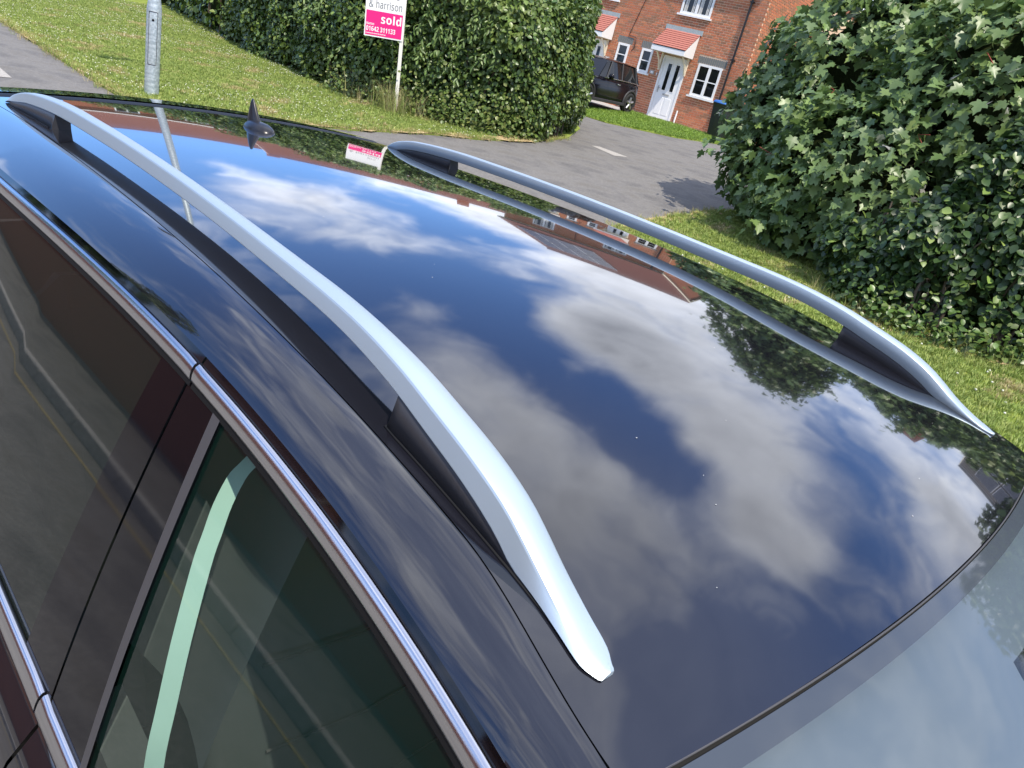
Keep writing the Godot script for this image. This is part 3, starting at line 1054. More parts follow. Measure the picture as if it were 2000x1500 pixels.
const HEDGE_TONES := [Color(0.080, 0.135, 0.026), Color(0.058, 0.110, 0.022), Color(0.100, 0.160, 0.034), Color(0.130, 0.195, 0.040), Color(0.045, 0.090, 0.022), Color(0.180, 0.235, 0.058), Color(0.065, 0.122, 0.030)]
const HAZEL_TONES := [Color(0.130, 0.195, 0.040), Color(0.150, 0.205, 0.048), Color(0.105, 0.165, 0.036)]
const MAPLE_TONES := [Color(0.130, 0.205, 0.062), Color(0.112, 0.182, 0.060), Color(0.145, 0.225, 0.068), Color(0.165, 0.248, 0.074), Color(0.100, 0.165, 0.056), Color(0.135, 0.210, 0.078)]
const YOUNG := [Color(0.20, 0.29, 0.06), Color(0.24, 0.32, 0.08), Color(0.18, 0.27, 0.06)]

func hedge_points(r: RandomNumberGenerator, line: Array, height: Callable, count: int, thick: float, rough: float, noise: FastNoiseLite) -> Array:
	# [point, outward] on the front and top of a hedge whose foot follows a line (left of the line is outside)
	var len := [0.0]
	for i in line.size() - 1:
		len.append(len[i] + line[i].distance_to(line[i + 1]))
	var out := []
	for k in count:
		var s: float = r.randf() * len[-1]
		var i := 0
		while len[i + 1] < s:
			i += 1
		var p: Vector2 = line[i].lerp(line[i + 1], (s - len[i]) / (len[i + 1] - len[i]))
		var d: Vector2 = (line[i + 1] - line[i]).normalized()
		var d2: Vector2 = (line[mini(i + 2, line.size() - 1)] - line[mini(i + 1, line.size() - 2)]).normalized()
		d = d.lerp(d2, (s - len[i]) / (len[i + 1] - len[i]) * 0.5).normalized()
		var nrm := Vector3(-d.y, 0, d.x)   # outward
		var H: float = height.call(p)
		var g := ground_y(p.y)
		if r.randf() < 0.80:
			var h := H * pow(r.randf(), 0.92)
			var b := noise.get_noise_3d(p.x * 1.0, h * 1.1, p.y * 1.0) * rough
			var lean := 0.16 * sin(PI * clampf(h / H, 0, 1))
			var depth := absf(r.randfn(0, 1)) * 0.11 * (0.5 + thick)
			var q := Vector3(p.x, g + h, p.y) + nrm * (lean + b - depth + 0.03)
			out.append([q, (nrm + Vector3(0, 0.55, 0)).normalized()])
		else:
			var back := r.randf() * 1.3
			var b := noise.get_noise_3d(p.x, 7.7, p.y - back) * rough
			out.append([Vector3(p.x, g + H + b - absf(r.randfn(0, 0.08)) + 0.12, p.y) - nrm * back, Vector3(0, 1, 0)])
	return out

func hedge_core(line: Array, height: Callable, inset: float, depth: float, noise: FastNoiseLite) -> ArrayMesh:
	# solid dark filler in the hedge, its inner shade put into the colour
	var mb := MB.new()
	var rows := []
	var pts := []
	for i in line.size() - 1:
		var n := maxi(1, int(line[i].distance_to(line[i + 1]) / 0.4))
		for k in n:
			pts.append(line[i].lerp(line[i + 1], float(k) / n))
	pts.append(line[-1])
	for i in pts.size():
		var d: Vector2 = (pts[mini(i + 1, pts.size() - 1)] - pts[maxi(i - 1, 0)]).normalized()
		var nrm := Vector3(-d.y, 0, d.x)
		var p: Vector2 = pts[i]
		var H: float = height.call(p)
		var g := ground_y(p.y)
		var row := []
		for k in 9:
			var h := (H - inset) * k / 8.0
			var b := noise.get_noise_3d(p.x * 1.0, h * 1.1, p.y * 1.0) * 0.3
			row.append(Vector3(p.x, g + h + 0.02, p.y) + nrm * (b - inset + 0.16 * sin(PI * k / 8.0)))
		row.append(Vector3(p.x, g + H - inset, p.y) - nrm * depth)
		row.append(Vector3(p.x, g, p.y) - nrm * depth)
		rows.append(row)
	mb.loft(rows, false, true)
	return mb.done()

func build_left_hedge():
	var r := RandomNumberGenerator.new()
	r.seed = 301
	var nz := FastNoiseLite.new()
	nz.seed = 4
	nz.frequency = 0.55
	nz.fractal_octaves = 3
	var line := [Vector2(-75, -11.5), Vector2(-34, -9.3), Vector2(-26, -8.6), Vector2(-20.5, -7.75), Vector2(-18.75, -7.45), Vector2(-15.8, -7.15), Vector2(-13.8, -7.1), Vector2(-12.3, -7.1), Vector2(-11.2, -7.4), Vector2(-10.2, -7.95), Vector2(-9.35, -8.45), Vector2(-9.05, -9.3), Vector2(-9.35, -10.2), Vector2(-10.05, -11.3), Vector2(-11.9, -13.2), Vector2(-14.0, -13.8)]
	var hgt := func(p: Vector2) -> float: return 2.45 + 0.12 * sin(p.x * 0.9) + 0.15 * sin(p.x * 0.31)
	var t := thing("hedge", "long dark green mixed hedge along the lawn behind the sold board", "hedge", Vector3(-12, ground_y(-8), -8.2))
	part(t, "shade_filler", hedge_core(line, hgt, 0.26, 1.5, nz), M.hedge_core)
	for k in 46:   # stems at the foot
		var s := r.randf()
		var i := 3 + int(s * 10)
		var p: Vector2 = line[i].lerp(line[i + 1], r.randf())
		var b := Vector3(p.x - 0.15, ground_y(p.y), p.y - 0.12)
		var mb := MB.new()
		mb.tube([b, b + Vector3(r.randfn(0, 0.08), 0.5, r.randfn(0, 0.08)), b + Vector3(r.randfn(0, 0.2), 1.3, r.randfn(0, 0.12))], [0.03, 0.022, 0.012], 6)
		part(t, "stem", mb.done(), M.bark)
	var near := line.slice(4)
	var far := line.slice(0, 5)
	var leaf := leaf_oval()
	var xf := []
	var cols := []
	for q in hedge_points(r, near, hgt, 52000, 0.8, 0.42, nz):
		var sp := nz.get_noise_3d(q[0].x * 1.4 + 31.0, q[0].y * 1.4, q[0].z * 1.4)
		var size := r.randf_range(0.065, 0.11) * (1.15 if sp > 0.15 else 0.9)
		xf.append(leaf_xf(r, q[0], q[1], size))
		var c := pick(r, HAZEL_TONES if sp > 0.22 else HEDGE_TONES)
		if r.randf() < 0.05:
			c = pick(r, YOUNG)
		cols.append(c)
	for q in hedge_points(r, far, hgt, 12000, 0.8, 0.42, nz):
		xf.append(leaf_xf(r, q[0], q[1], r.randf_range(0.11, 0.19)))
		cols.append(pick(r, HEDGE_TONES))
	scatter(t, "foliage", leaf, M.leaf_gloss, xf, cols).set_meta("kind", "stuff")
	# long pale shoots that stand out of the hedge by the board
	xf = []
	cols = []
	for k in 130:
		var i := 2 + r.randi() % 4
		var p: Vector2 = near[clampi(i, 0, near.size() - 2)].lerp(near[clampi(i + 1, 0, near.size() - 1)], r.randf())
		var a := Vector3(p.x, ground_y(p.y) + r.randf_range(0.8, 2.7), p.y + 0.1)
		var tip := a + Vector3(r.randfn(0.1, 0.15), r.randf_range(-0.35, 0.1), r.randf_range(0.1, 0.35))
		for j in 11:
			var q := a.lerp(tip, j / 10.0) - Vector3(0, 0.12 * pow(j / 10.0, 2), 0)
			xf.append(leaf_xf(r, q, Vector3(0.2, 0.6, 0.7), r.randf_range(0.08, 0.13), 1.2))
			xf[-1].basis.x *= 0.5
			cols.append(pick(r, [Color(0.13, 0.20, 0.055), Color(0.17, 0.24, 0.08), Color(0.10, 0.17, 0.045)]))
	scatter(t, "willow_shoots", leaf, M.leaf_gloss, xf, cols).set_meta("kind", "stuff")
	# brambles and dead stalks at the foot near the corner
	xf = []
	cols = []
	for k in 2600:
		var i := near.size() - 9 + r.randi() % 4
		var p: Vector2 = near[i].lerp(near[i + 1], r.randf())
		var h := absf(r.randfn(0, 0.35))
		xf.append(leaf_xf(r, Vector3(p.x + r.randfn(0, 0.12), ground_y(p.y) + h, p.y + 0.22 + r.randfn(0, 0.12)), Vector3(0.2, 0.7, 0.7), r.randf_range(0.04, 0.09)))
		cols.append(pick(r, [Color(0.14, 0.19, 0.045), Color(0.18, 0.21, 0.06), Color(0.10, 0.16, 0.04), Color(0.12, 0.18, 0.04)]))
	scatter(t, "bramble", leaf, M.leaf_gloss, xf, cols).set_meta("kind", "stuff")

func crown_points(r: RandomNumberGenerator, lobes: Array, count: int, nz: FastNoiseLite) -> Array:
	# [point, outward] through the outer part of a crown made of ellipsoids [centre, radii]
	var area := 0.0
	for l in lobes:
		area += l[1].x * l[1].y
	var out := []
	while out.size() < count:
		var w := r.randf() * area
		var l: Array = lobes[0]
		for q in lobes:
			w -= q[1].x * q[1].y
			if w <= 0:
				l = q
				break
		var d := Vector3(r.randfn(), r.randfn(), r.randfn()).normalized()
		var e: float = 1.0 + 0.30 * nz.get_noise_3dv((l[0] + d * l[1]) * 1.3) - absf(r.randfn(0, 0.13))
		var p: Vector3 = l[0] + d * l[1] * e
		var inside := false
		for q in lobes:
			if q != l and ((p - q[0]) / q[1]).length() < 0.72:
				inside = true
		if inside or p.y < ground_y(p.z) + 0.1:
			continue
		if nz.get_noise_3dv(p * 2.3 + Vector3(11, 4, 2)) < -0.22 and r.randf() < 0.75:
			continue   # gaps between the sprays
		out.append([p, (d / l[1]).normalized()])
	return out

func tree_limbs(t: Node3D, foot: Vector3, lobes: Array, r: RandomNumberGenerator, rad: float):
	var fork := foot + Vector3(0.05, 1.0, 0.0)
	var mb := MB.new()
	mb.tube([foot, foot + Vector3(0.03, 0.5, 0), fork], [rad, rad * 0.85, rad * 0.75], 9)
	var tr := part(t, "trunk", mb.done(), M.bark)
	for l in lobes:
		mb = MB.new()
		var mid: Vector3 = fork.lerp(l[0], 0.5) + Vector3(r.randfn(0, 0.1), 0.15, r.randfn(0, 0.1))
		mb.tube([fork, mid, l[0], l[0] + Vector3(0, l[1].y * 0.6, 0)], [rad * 0.5, rad * 0.35, rad * 0.22, rad * 0.08], 7)
		for k in 7:
			var d := Vector3(r.randfn(), r.randfn(), r.randfn()).normalized()
			mb.tube([l[0].lerp(mid, r.randf() * 0.3), l[0] + d * l[1] * 0.5, l[0] + d * l[1] * 0.92], [rad * 0.16, rad * 0.10, 0.006], 5)
		part(tr, "limb", mb.done(), M.bark)

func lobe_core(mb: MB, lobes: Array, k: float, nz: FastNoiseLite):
	# solid dark filler in each lobe, shade of the crown put into its colour
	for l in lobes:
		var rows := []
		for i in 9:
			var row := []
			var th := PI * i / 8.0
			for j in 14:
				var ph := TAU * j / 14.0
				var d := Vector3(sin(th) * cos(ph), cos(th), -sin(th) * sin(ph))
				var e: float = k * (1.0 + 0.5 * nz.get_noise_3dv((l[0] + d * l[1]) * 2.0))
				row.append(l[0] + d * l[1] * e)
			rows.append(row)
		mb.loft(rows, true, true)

func build_right_trees():
	var r := RandomNumberGenerator.new()
	r.seed = 77
	var nz := FastNoiseLite.new()
	nz.seed = 9
	nz.frequency = 0.7
	nz.fractal_octaves = 3
	# sycamore
	var foot := Vector3(-3.4, ground_y(-9.9), -9.9)
	var lobes := [
		[Vector3(-3.55, 2.55, -10.1), Vector3(1.55, 1.75, 1.45)],
		[Vector3(-4.35, 2.05, -9.75), Vector3(1.0, 1.10, 0.95)],
		[Vector3(-3.75, 1.35, -9.25), Vector3(1.15, 0.95, 0.80)],
		[Vector3(-2.65, 1.45, -8.45), Vector3(1.25, 1.15, 0.85)],
		[Vector3(-1.70, 2.60, -8.95), Vector3(1.45, 1.20, 1.05)],
		[Vector3(-0.40, 3.30, -9.60), Vector3(1.40, 0.95, 1.0)],
		[Vector3(-2.80, 4.15, -10.3), Vector3(1.30, 1.45, 1.15)],
		[Vector3(-2.35, 5.20, -10.3), Vector3(0.80, 0.85, 0.75)]]
	var t := thing("sycamore_tree", "bushy sycamore with large lobed leaves beside the side road", "tree", foot)
	tree_limbs(t, foot, lobes, r, 0.10)
	var mb := MB.new()
	lobe_core(mb, lobes, 0.62, nz)
	part(t, "shade_filler", mb.done(), M.hedge_core)
	var leaf := leaf_maple()
	var pts := crown_points(r, lobes, 18000, nz)
	# loose sprays at the outside
	for k in 150:
		var q: Array = pts[r.randi() % 12000]
		var d: Vector3 = (q[1] + Vector3(r.randfn(0, 0.2), 0.15, r.randfn(0, 0.2))).normalized()
		for j in 7:
			pts.append([q[0] + d * (0.05 + 0.055 * j) + Vector3(r.randfn(0, 0.07), r.randfn(0, 0.06), r.randfn(0, 0.07)), (d + Vector3(0, 0.5, 0)).normalized()])
	var all := []
	var right := Vector3(0.6517188, 0.23632472, -0.72070329)
	for q in pts:
		var young: bool = r.randf() < 0.055   # fresh pale leaves, anywhere in the crown
		var size := r.randf_range(0.085, 0.175) * (0.75 if young else 1.0)
		var x := leaf_xf(r, q[0], (q[1] + Vector3(0, 0.95, 0.15)).normalized(), size, 0.9)
		var c := pick(r, MAPLE_TONES)
		if young:
			c = pick(r, YOUNG)
		var dir: Vector3 = (EYE - q[0])
		var seen: float = q[1].dot(dir.normalized())
		all.append([x, c, seen - 0.10 * dir.length() - 4.0 * float(q[0].y > 3.2) - (r.randf() * 0.3), young])
	all.sort_custom(func(a, b): return a[2] > b[2])
	# the 300 that show largest are leaves of their own
	var shades := []
	shades.append_array(MAPLE_TONES)
	shades.append_array(YOUNG)
	var mats := []
	for c in shades:
		var m: StandardMaterial3D = M.leaf_maple.duplicate()
		m.vertex_color_use_as_albedo = false
		m.albedo_color = lin(c.r, c.g, c.b)
		mats.append(m)
	var xf := []
	var cols := []
	for i in all.size():
		var q: Array = all[i]
		if i < 300:
			var o := MeshInstance3D.new()
			o.name = "leaf"
			o.mesh = leaf
			o.set_surface_override_material(0, mats[(6 + r.randi() % 3) if q[3] else (r.randi() % 6)])
			o.transform = Transform3D(q[0].basis, q[0].origin - foot)
			t.add_child(o, true)
		else:
			xf.append(q[0])
			cols.append(q[1])
	scatter(t, "crown", leaf, M.leaf_maple, xf, cols).set_meta("kind", "stuff")
	for k in 60:   # red leaf stalks
		var q: Array = pts[r.randi() % 12000]
		mb = MB.new()
		mb.tube([q[0], q[0] + Vector3(r.randfn(0, 0.05), r.randf_range(-0.03, 0.08), r.randfn(0, 0.05)), q[0] + Vector3(r.randfn(0, 0.08), r.randf_range(0.0, 0.14), r.randfn(0, 0.08))], [0.004], 4)
		part(t, "leaf_stalk", mb.done(), M.red_stalk)
	# clipped beech hedge
	var line := [Vector2(-2.05, -7.65), Vector2(-1.7, -7.35), Vector2(-1.25, -7.15), Vector2(-0.75, -7.25), Vector2(-0.3, -7.5), Vector2(0.2, -7.9), Vector2(2.5, -8.7), Vector2(6.0, -9.3), Vector2(12.0, -9.6)]
	var hgt := func(p: Vector2) -> float: return 0.7 + 1.60 * smoothstep(-2.1, -0.4, p.x) + 0.12 * sin(p.x * 2.1)
	var h := thing("beech_hedge", "dense beech hedge with small glossy oval leaves behind the verge", "hedge", Vector3(0, ground_y(-7.8), -7.9))
	part(h, "shade_filler", hedge_core(line, hgt, 0.24, 1.0, nz), M.hedge_core)
	for k in 26:
		var i := r.randi() % 6
		var p: Vector2 = line[i].lerp(line[i + 1], r.randf())
		var b := Vector3(p.x, ground_y(p.y), p.y - 0.10)
		mb = MB.new()
		mb.tube([b, b + Vector3(r.randfn(0, 0.06), 0.4, r.randfn(0.05, 0.05)), b + Vector3(r.randfn(0, 0.2), 1.1, r.randfn(0, 0.1))], [0.022, 0.016, 0.008], 6)
		part(h, "stem", mb.done(), M.bark)
	leaf = leaf_oval(0.22)
	xf = []
	cols = []
	for q in hedge_points(r, line.slice(0, 7), hgt, 17000, 0.9, 0.40, nz):
		if nz.get_noise_3d(q[0].x * 2.6, q[0].y * 2.6, q[0].z * 2.6) < -0.30 and r.randf() < 0.8:
			continue
		xf.append(leaf_xf(r, q[0], (q[1] + Vector3(0, 0.35, 0.1)).normalized(), r.randf_range(0.065, 0.115), 0.6))
		var c := pick(r, [Color(0.038, 0.078, 0.020), Color(0.050, 0.095, 0.026), Color(0.030, 0.062, 0.018), Color(0.070, 0.120, 0.030), Color(0.045, 0.085, 0.028)])
		if r.randf() < 0.07:
			c = pick(r, YOUNG)
		cols.append(c)
	for q in hedge_points(r, line.slice(6), hgt, 9000, 0.9, 0.40, nz):
		xf.append(leaf_xf(r, q[0], q[1], r.randf_range(0.08, 0.13)))
		cols.append(pick(r, HEDGE_TONES))
	scatter(h, "foliage", leaf, M.leaf_gloss, xf, cols).set_meta("kind", "stuff")
	# ivy, grass and weeds at the foot
	xf = []
	cols = []
	for k in 1700:
		var i := r.randi() % 6
		var p: Vector2 = line[i].lerp(line[i + 1], r.randf())
		var hh := absf(r.randfn(0, 0.16))
		var o := 0.24 + r.randfn(0, 0.12)
		xf.append(leaf_xf(r, Vector3(p.x + 0.15 * o, ground_y(p.y) + hh + 0.03, p.y + o), Vector3(0.1, 0.9, 0.4), r.randf_range(0.04, 0.085)))
		cols.append(pick(r, [Color(0.07, 0.13, 0.03), Color(0.09, 0.16, 0.035), Color(0.12, 0.17, 0.045)]))
	scatter(h, "ground_ivy", leaf, M.leaf_gloss, xf, cols).set_meta("kind", "stuff")
	# trees beyond the hedge
	for q in [["garden_tree", "tall broadleaf tree beyond the clipped hedge", on_ground(13.0, 15.0), [[Vector3(0, 3.4, 0), Vector3(2.2, 2.0, 1.8)], [Vector3(0.4, 5.0, 0), Vector3(1.6, 1.6, 1.4)], [Vector3(-1.2, 4.4, 0), Vector3(1.2, 1.3, 1.2)]], 5200],
		["garden_tree", "low broadleaf tree between the hedge and the grey roofed house", on_ground(-8.0, 13.5), [[Vector3(0, 2.3, 0), Vector3(2.6, 1.5, 1.4)], [Vector3(1.6, 2.6, 0), Vector3(1.3, 1.2, 1.2)]], 4200],
		["garden_tree", "rounded tree beyond the hedge by the solar panel house", on_ground(24.0, 16.0), [[Vector3(0, 3.0, 0), Vector3(2.6, 2.2, 2.0)], [Vector3(0.8, 4.6, 0), Vector3(1.6, 1.5, 1.4)]], 4200],
		["street_tree", "tall dark tree across the street from the lamp post", Vector3(-17.0, 0.0, 9.0), [[Vector3(0, 4.2, 0), Vector3(2.6, 2.4, 2.4)], [Vector3(0.2, 7.0, 0), Vector3(2.0, 2.4, 1.9)], [Vector3(0.1, 9.4, 0), Vector3(1.2, 1.8, 1.2)]], 5200]]:
		var g := thing(q[0], q[1], "tree", q[2])
		var lb := []
		for l in q[3]:
			lb.append([l[0] + q[2], l[1]])
		tree_limbs(g, q[2], lb, r, 0.13)
		mb = MB.new()
		lobe_core(mb, lb, 0.55, nz)
		part(g, "shade_filler", mb.done(), M.hedge_core)
		xf = []
		cols = []
		for p in crown_points(r, lb, q[4], nz):
			xf.append(leaf_xf(r, p[0], (p[1] + Vector3(0, 0.4, 0)).normalized(), r.randf_range(0.16, 0.28)))
			cols.append(pick(r, HEDGE_TONES))
		scatter(g, "crown", leaf, M.leaf_gloss, xf, cols).set_meta("kind", "stuff")

# ---------------------------------------------------------------- grass
func tuft(n: int, sd: int, h: float, spread: float, w: float) -> ArrayMesh:
	var r := RandomNumberGenerator.new()
	r.seed = sd
	var mb := MB.new()
	mb.flat()
	for k in n:
		var a := r.randf() * TAU
		var b := Vector3(cos(a), 0, sin(a)) * r.randf() * spread
		var side := Vector3(-sin(a + r.randfn(0, 0.6)), 0, cos(a)) * w
		var lean := Vector3(cos(a), 0, sin(a)) * h * r.randf_range(0.15, 0.8)
		var hh := h * r.randf_range(0.6, 1.2)
		var m := b + lean * 0.35 + Vector3(0, hh * 0.6, 0)
		var tip := b + lean + Vector3(0, hh, 0)
		mb.tri(b - side, b + side, m + side * 0.7)
		mb.tri(b - side, m + side * 0.7, m - side * 0.7)
		mb.tri(m - side * 0.7, m + side * 0.7, tip)
	return mb.done()

func build_grass():
	var r := RandomNumberGenerator.new()
	r.seed = 55
	var nz := FastNoiseLite.new()
	nz.seed = 17
	nz.frequency = 0.5
	nz.fractal_octaves = 4
	var tm := tuft(11, 1, 0.045, 0.05, 0.0035)
	var GREEN := [Color(0.24, 0.32, 0.07), Color(0.28, 0.35, 0.08), Color(0.32, 0.37, 0.10), Color(0.20, 0.28, 0.06)]
	var STRAW := [Color(0.42, 0.36, 0.16), Color(0.50, 0.42, 0.22), Color(0.36, 0.31, 0.13)]
	var zones := [
		[lawn_left, Rect2(-25, -8.2, 16.5, 6.0), 62000, "lawn_grass", "short dry mown grass with white clover on the lawn by the lamp post"],
		[lawn_right, Rect2(-4.8, -9.6, 8.5, 7.2), 42000, "verge_grass", "short mown grass on the verge before the sycamore"],
		[lawn_house, Rect2(-16, -20.6, 7, 6), 9000, "front_lawn_grass", "bright green grass strip in front of the brick house"]]
	for z in zones:
		var poly := PackedVector2Array(z[0])
		var xf := []
		var cols := []
		for k in z[2]:
			var p := Vector2(z[1].position.x + r.randf() * z[1].size.x, z[1].position.y + r.randf() * z[1].size.y)
			if not Geometry2D.is_point_in_polygon(p, poly):
				continue
			var d := nz.get_noise_2d(p.x * 1.6, p.y * 1.6)
			var c := pick(r, GREEN)
			if d + r.randfn(0, 0.14) > 0.42:
				c = pick(r, STRAW)
			if z[3] == "front_lawn_grass":
				c = pick(r, [Color(0.18, 0.29, 0.04), Color(0.22, 0.33, 0.05), Color(0.15, 0.25, 0.035)])
			var s := r.randf_range(0.7, 1.35) * (1.3 if z[3] == "front_lawn_grass" else 1.0)
			xf.append(Transform3D(Basis(Vector3.UP, r.randf() * TAU).scaled(Vector3(s, s * r.randf_range(0.7, 1.2), s)), Vector3(p.x, ground_y(p.y) + 0.02, p.y)))
			cols.append(c)
		var o := scatter(self, z[3], tm, M.grass_blade, xf, cols)
		o.set_meta("kind", "stuff")
		o.set_meta("label", z[4])
		o.set_meta("category", "grass")
	# straw coloured fringe along the tarmac
	var xf := []
	var cols := []
	var tl := tuft(8, 2, 0.09, 0.05, 0.003)
	for e in [SIDE_LEFT.slice(0, 9), [Vector2(-20, -2.29), Vector2(-16.3, -2.29), Vector2(-14.2, -2.33), Vector2(-9.8, -2.42)], [Vector2(-4.75, -9.2), Vector2(-4.6, -8.0), Vector2(-4.4, -7.1), Vector2(-4.24, -6.2)]]:
		for i in e.size() - 1:
			var n := int(e[i].distance_to(e[i + 1]) * 55)
			for k in n:
				var p: Vector2 = e[i].lerp(e[i + 1], r.randf()) + Vector2(r.randfn(0, 0.07), r.randfn(0, 0.07))
				var s := r.randf_range(0.4, 0.9)
				xf.append(Transform3D(Basis(Vector3.UP, r.randf() * TAU).scaled(Vector3.ONE * s), Vector3(p.x, ground_y(p.y) + 0.015, p.y)))
				cols.append(pick(r, STRAW) if r.randf() < 0.75 else pick(r, GREEN))
	var fo := scatter(self, "dry_fringe", tl, M.grass_blade, xf, cols)
	fo.set_meta("kind", "stuff")
	fo.set_meta("label", "straw coloured dead grass along the tarmac edges")
	fo.set_meta("category", "grass")
	# clover heads
	xf = []
	cols = []
	var bl := MB.new()
	bl.lathe(Vector3.ZERO, Basis(), [Vector2(0.0, -0.009), Vector2(0.010, -0.003), Vector2(0.010, 0.005), Vector2(0.0, 0.011)], 6)
	var bm := bl.done()
	var pl := PackedVector2Array(lawn_left)
	for k in 5200:
		var p := Vector2(-25 + r.randf() * 16.5, -8.0 + r.randf() * 5.7)
		if not Geometry2D.is_point_in_polygon(p, pl) or nz.get_noise_2d(p.x * 0.8 + 9.0, p.y * 0.8) < -0.05 + r.randfn(0, 0.12):
			continue
		xf.append(Transform3D(Basis().scaled(Vector3.ONE * r.randf_range(0.5, 1.0)), Vector3(p.x, ground_y(p.y) + r.randf_range(0.05, 0.075), p.y)))
		cols.append(Color(0.66, 0.68, 0.50))
	for k in 160:
		var p := Vector2(-3.5 + r.randf() * 5, -6.8 + r.randf() * 3.5)
		xf.append(Transform3D(Basis(), Vector3(p.x, ground_y(p.y) + r.randf_range(0.045, 0.065), p.y)))
		cols.append(Color(0.72, 0.72, 0.60))
	var co := scatter(self, "clover_flowers", bm, M.petal, xf, cols)
	co.set_meta("kind", "stuff")
	co.set_meta("label", "tiny white clover heads dotted over the grass")
	co.set_meta("category", "flowers")
	# tall seeding grass round the foot of the board
	var tall := tuft(14, 3, 0.42, 0.10, 0.003)
	xf = []
	cols = []
	for k in 60:
		var p := Vector2(-10.75 + r.randfn(0, 0.32), -7.22 + r.randfn(0, 0.16))
		xf.append(Transform3D(Basis(Vector3.UP, r.randf() * TAU).scaled(Vector3.ONE * r.randf_range(0.6, 1.25)), Vector3(p.x, ground_y(p.y) + 0.02, p.y)))
		cols.append(pick(r, [Color(0.34, 0.33, 0.13), Color(0.44, 0.38, 0.20), Color(0.20, 0.26, 0.06)]))
	for k in 24:
		var p := Vector2(-2.2 + r.randf() * 2.4, -6.95 + r.randfn(0, 0.12))
		xf.append(Transform3D(Basis(Vector3.UP, r.randf() * TAU).scaled(Vector3.ONE * r.randf_range(0.25, 0.55)), Vector3(p.x, ground_y(p.y) + 0.02, p.y)))
		cols.append(pick(r, [Color(0.24, 0.29, 0.08), Color(0.40, 0.36, 0.18)]))
	var to := scatter(self, "tall_grass", tall, M.grass_blade, xf, cols)
	to.set_meta("kind", "stuff")
	to.set_meta("label", "tall seeding grass at the foot of the sold board and hedge")
	to.set_meta("category", "grass")

# ---------------------------------------------------------------- the parked estate car
func roof_edge(x: float) -> float:   # height of the roof over the rails
	return ((((-0.00387656 * x - 0.01841262) * x - 0.02901208) * x - 0.04302509) * x + 0.02840557) * x + 1.57402128
func roof_y(x: float, z: float) -> float:
	return roof_edge(x) + 0.025 * (1.0 - pow(z / 0.55, 2))
func screen_x(z: float) -> float:    # front edge of the roof
	return 1.094 - 0.139 * z * z
func frame_y(x: float) -> float:     # upper edge of the bright trim over the door glass
	if x > 0.98:
		var d := x - 0.98
		return 1.4573 - 0.26 * d - 0.50 * d * d
	return roof_edge(x) - 0.055
func frame_z(x: float) -> float:
	if x > 0.98:
		var d := x - 0.98
		return 0.6426 + 0.04 * d + 0.33 * d * d
	if x < -0.45:
		return 0.6854 - 0.010 * (-0.45 - x) - 0.03 * pow(-0.45 - x, 2)
	return ((0.03587637 * x - 0.00381879) * x - 0.05380139) * x + 0.66523134
func belt_y(x: float) -> float:
	if x > 1.5:
		return 1.0325 - 0.05 * (x - 1.5) - 0.09 * pow(x - 1.5, 2)
	return 1.08 + 0.05 * (0.55 - x)
func belt_z(x: float) -> float:
	if x < 0.0:
		return 0.818 - 0.035 * x * x
	if x > 1.5:
		return 0.761 + 0.0 * x
	return 0.797 + 0.038 * (0.55 - x)
func glass_pt(x: float, k: float, s: float, inn := 0.0) -> Vector3:
	# k 0 at the bright trim, 1 at the waist line
	var yt := frame_y(x) - 0.022
	var zt := frame_z(x) + 0.005
	return Vector3(x, lerpf(yt, belt_y(x), k), s * (lerpf(zt, belt_z(x), k) + 0.12 * k * (1.0 - k) * 0.25 - inn))
func seam_z(x: float) -> float:
	return 0.5705 + 0.022 * smoothstep(0.82, 1.03, x) + 0.010 * smoothstep(-0.6, -1.1, x)
func seam_pt(x: float) -> Vector3:
	# foot of the side panel: along the roof, then down the edge of the windscreen
	if x <= 1.03:
		return Vector3(x, roof_y(x, seam_z(x)) - 0.0007, seam_z(x) + 0.0005)
	var d := (x - 1.03) * 1.12
	return screen_pt(d + 0.0, 1.02)
func screen_pt(d: float, v: float) -> Vector3:
	# windscreen, d metres forward of the roof edge, v across
	var z := v * (0.582 + 0.19 * d)
	var z0 := v * 0.565
	var x := screen_x(z0) + d
	return Vector3(x, roof_y(screen_x(z0), z0) - 0.0022 - 0.33 * d - 0.24 * d * d - 0.02 * v * v * d, z)
func side_pt(x: float, k: float, s: float) -> Vector3:
	# curved panel between roof seam (k = 0) and door frame (k = 1)
	var a := seam_pt(x)
	var b := Vector3(x, frame_y(x) + 0.015, frame_z(x) - 0.004)
	if x > 1.03:
		b.x = x
	var w := b.z - a.z
	var h := a.y - b.y
	var p1 := a + Vector3(0, -0.10 * h, 0.45 * w)
	var p2 := b + Vector3(0, 0.40 * h, -0.20 * w)
	var m := 1.0 - k
	var p := a * (m * m * m) + p1 * (3 * m * m * k) + p2 * (3 * m * k * k) + b * (k * k * k)
	return Vector3(p.x, p.y, s * p.z)
func lower_pt(x: float, k: float, s: float) -> Vector3:
	# door skin and wings from the waist (k = 0) to the sill (k = 1)
	var yb := belt_y(x) - 0.028
	var y := lerpf(yb, 0.28, k)
	var full := 0.075 * sin(PI * pow(maxf(k, 0.0), 0.7)) + 0.045 * k
	var taper := 0.0
	if x > 1.6:
		taper = 0.42 * pow((x - 1.6) / 1.1, 2.4)
	elif x < -1.0:
		taper = 0.30 * pow((-1.0 - x) / 0.75, 2.4)
	return Vector3(x, y, s * (belt_z(clampf(x, -1.2, 1.5)) + 0.012 + full - taper * 0.55))

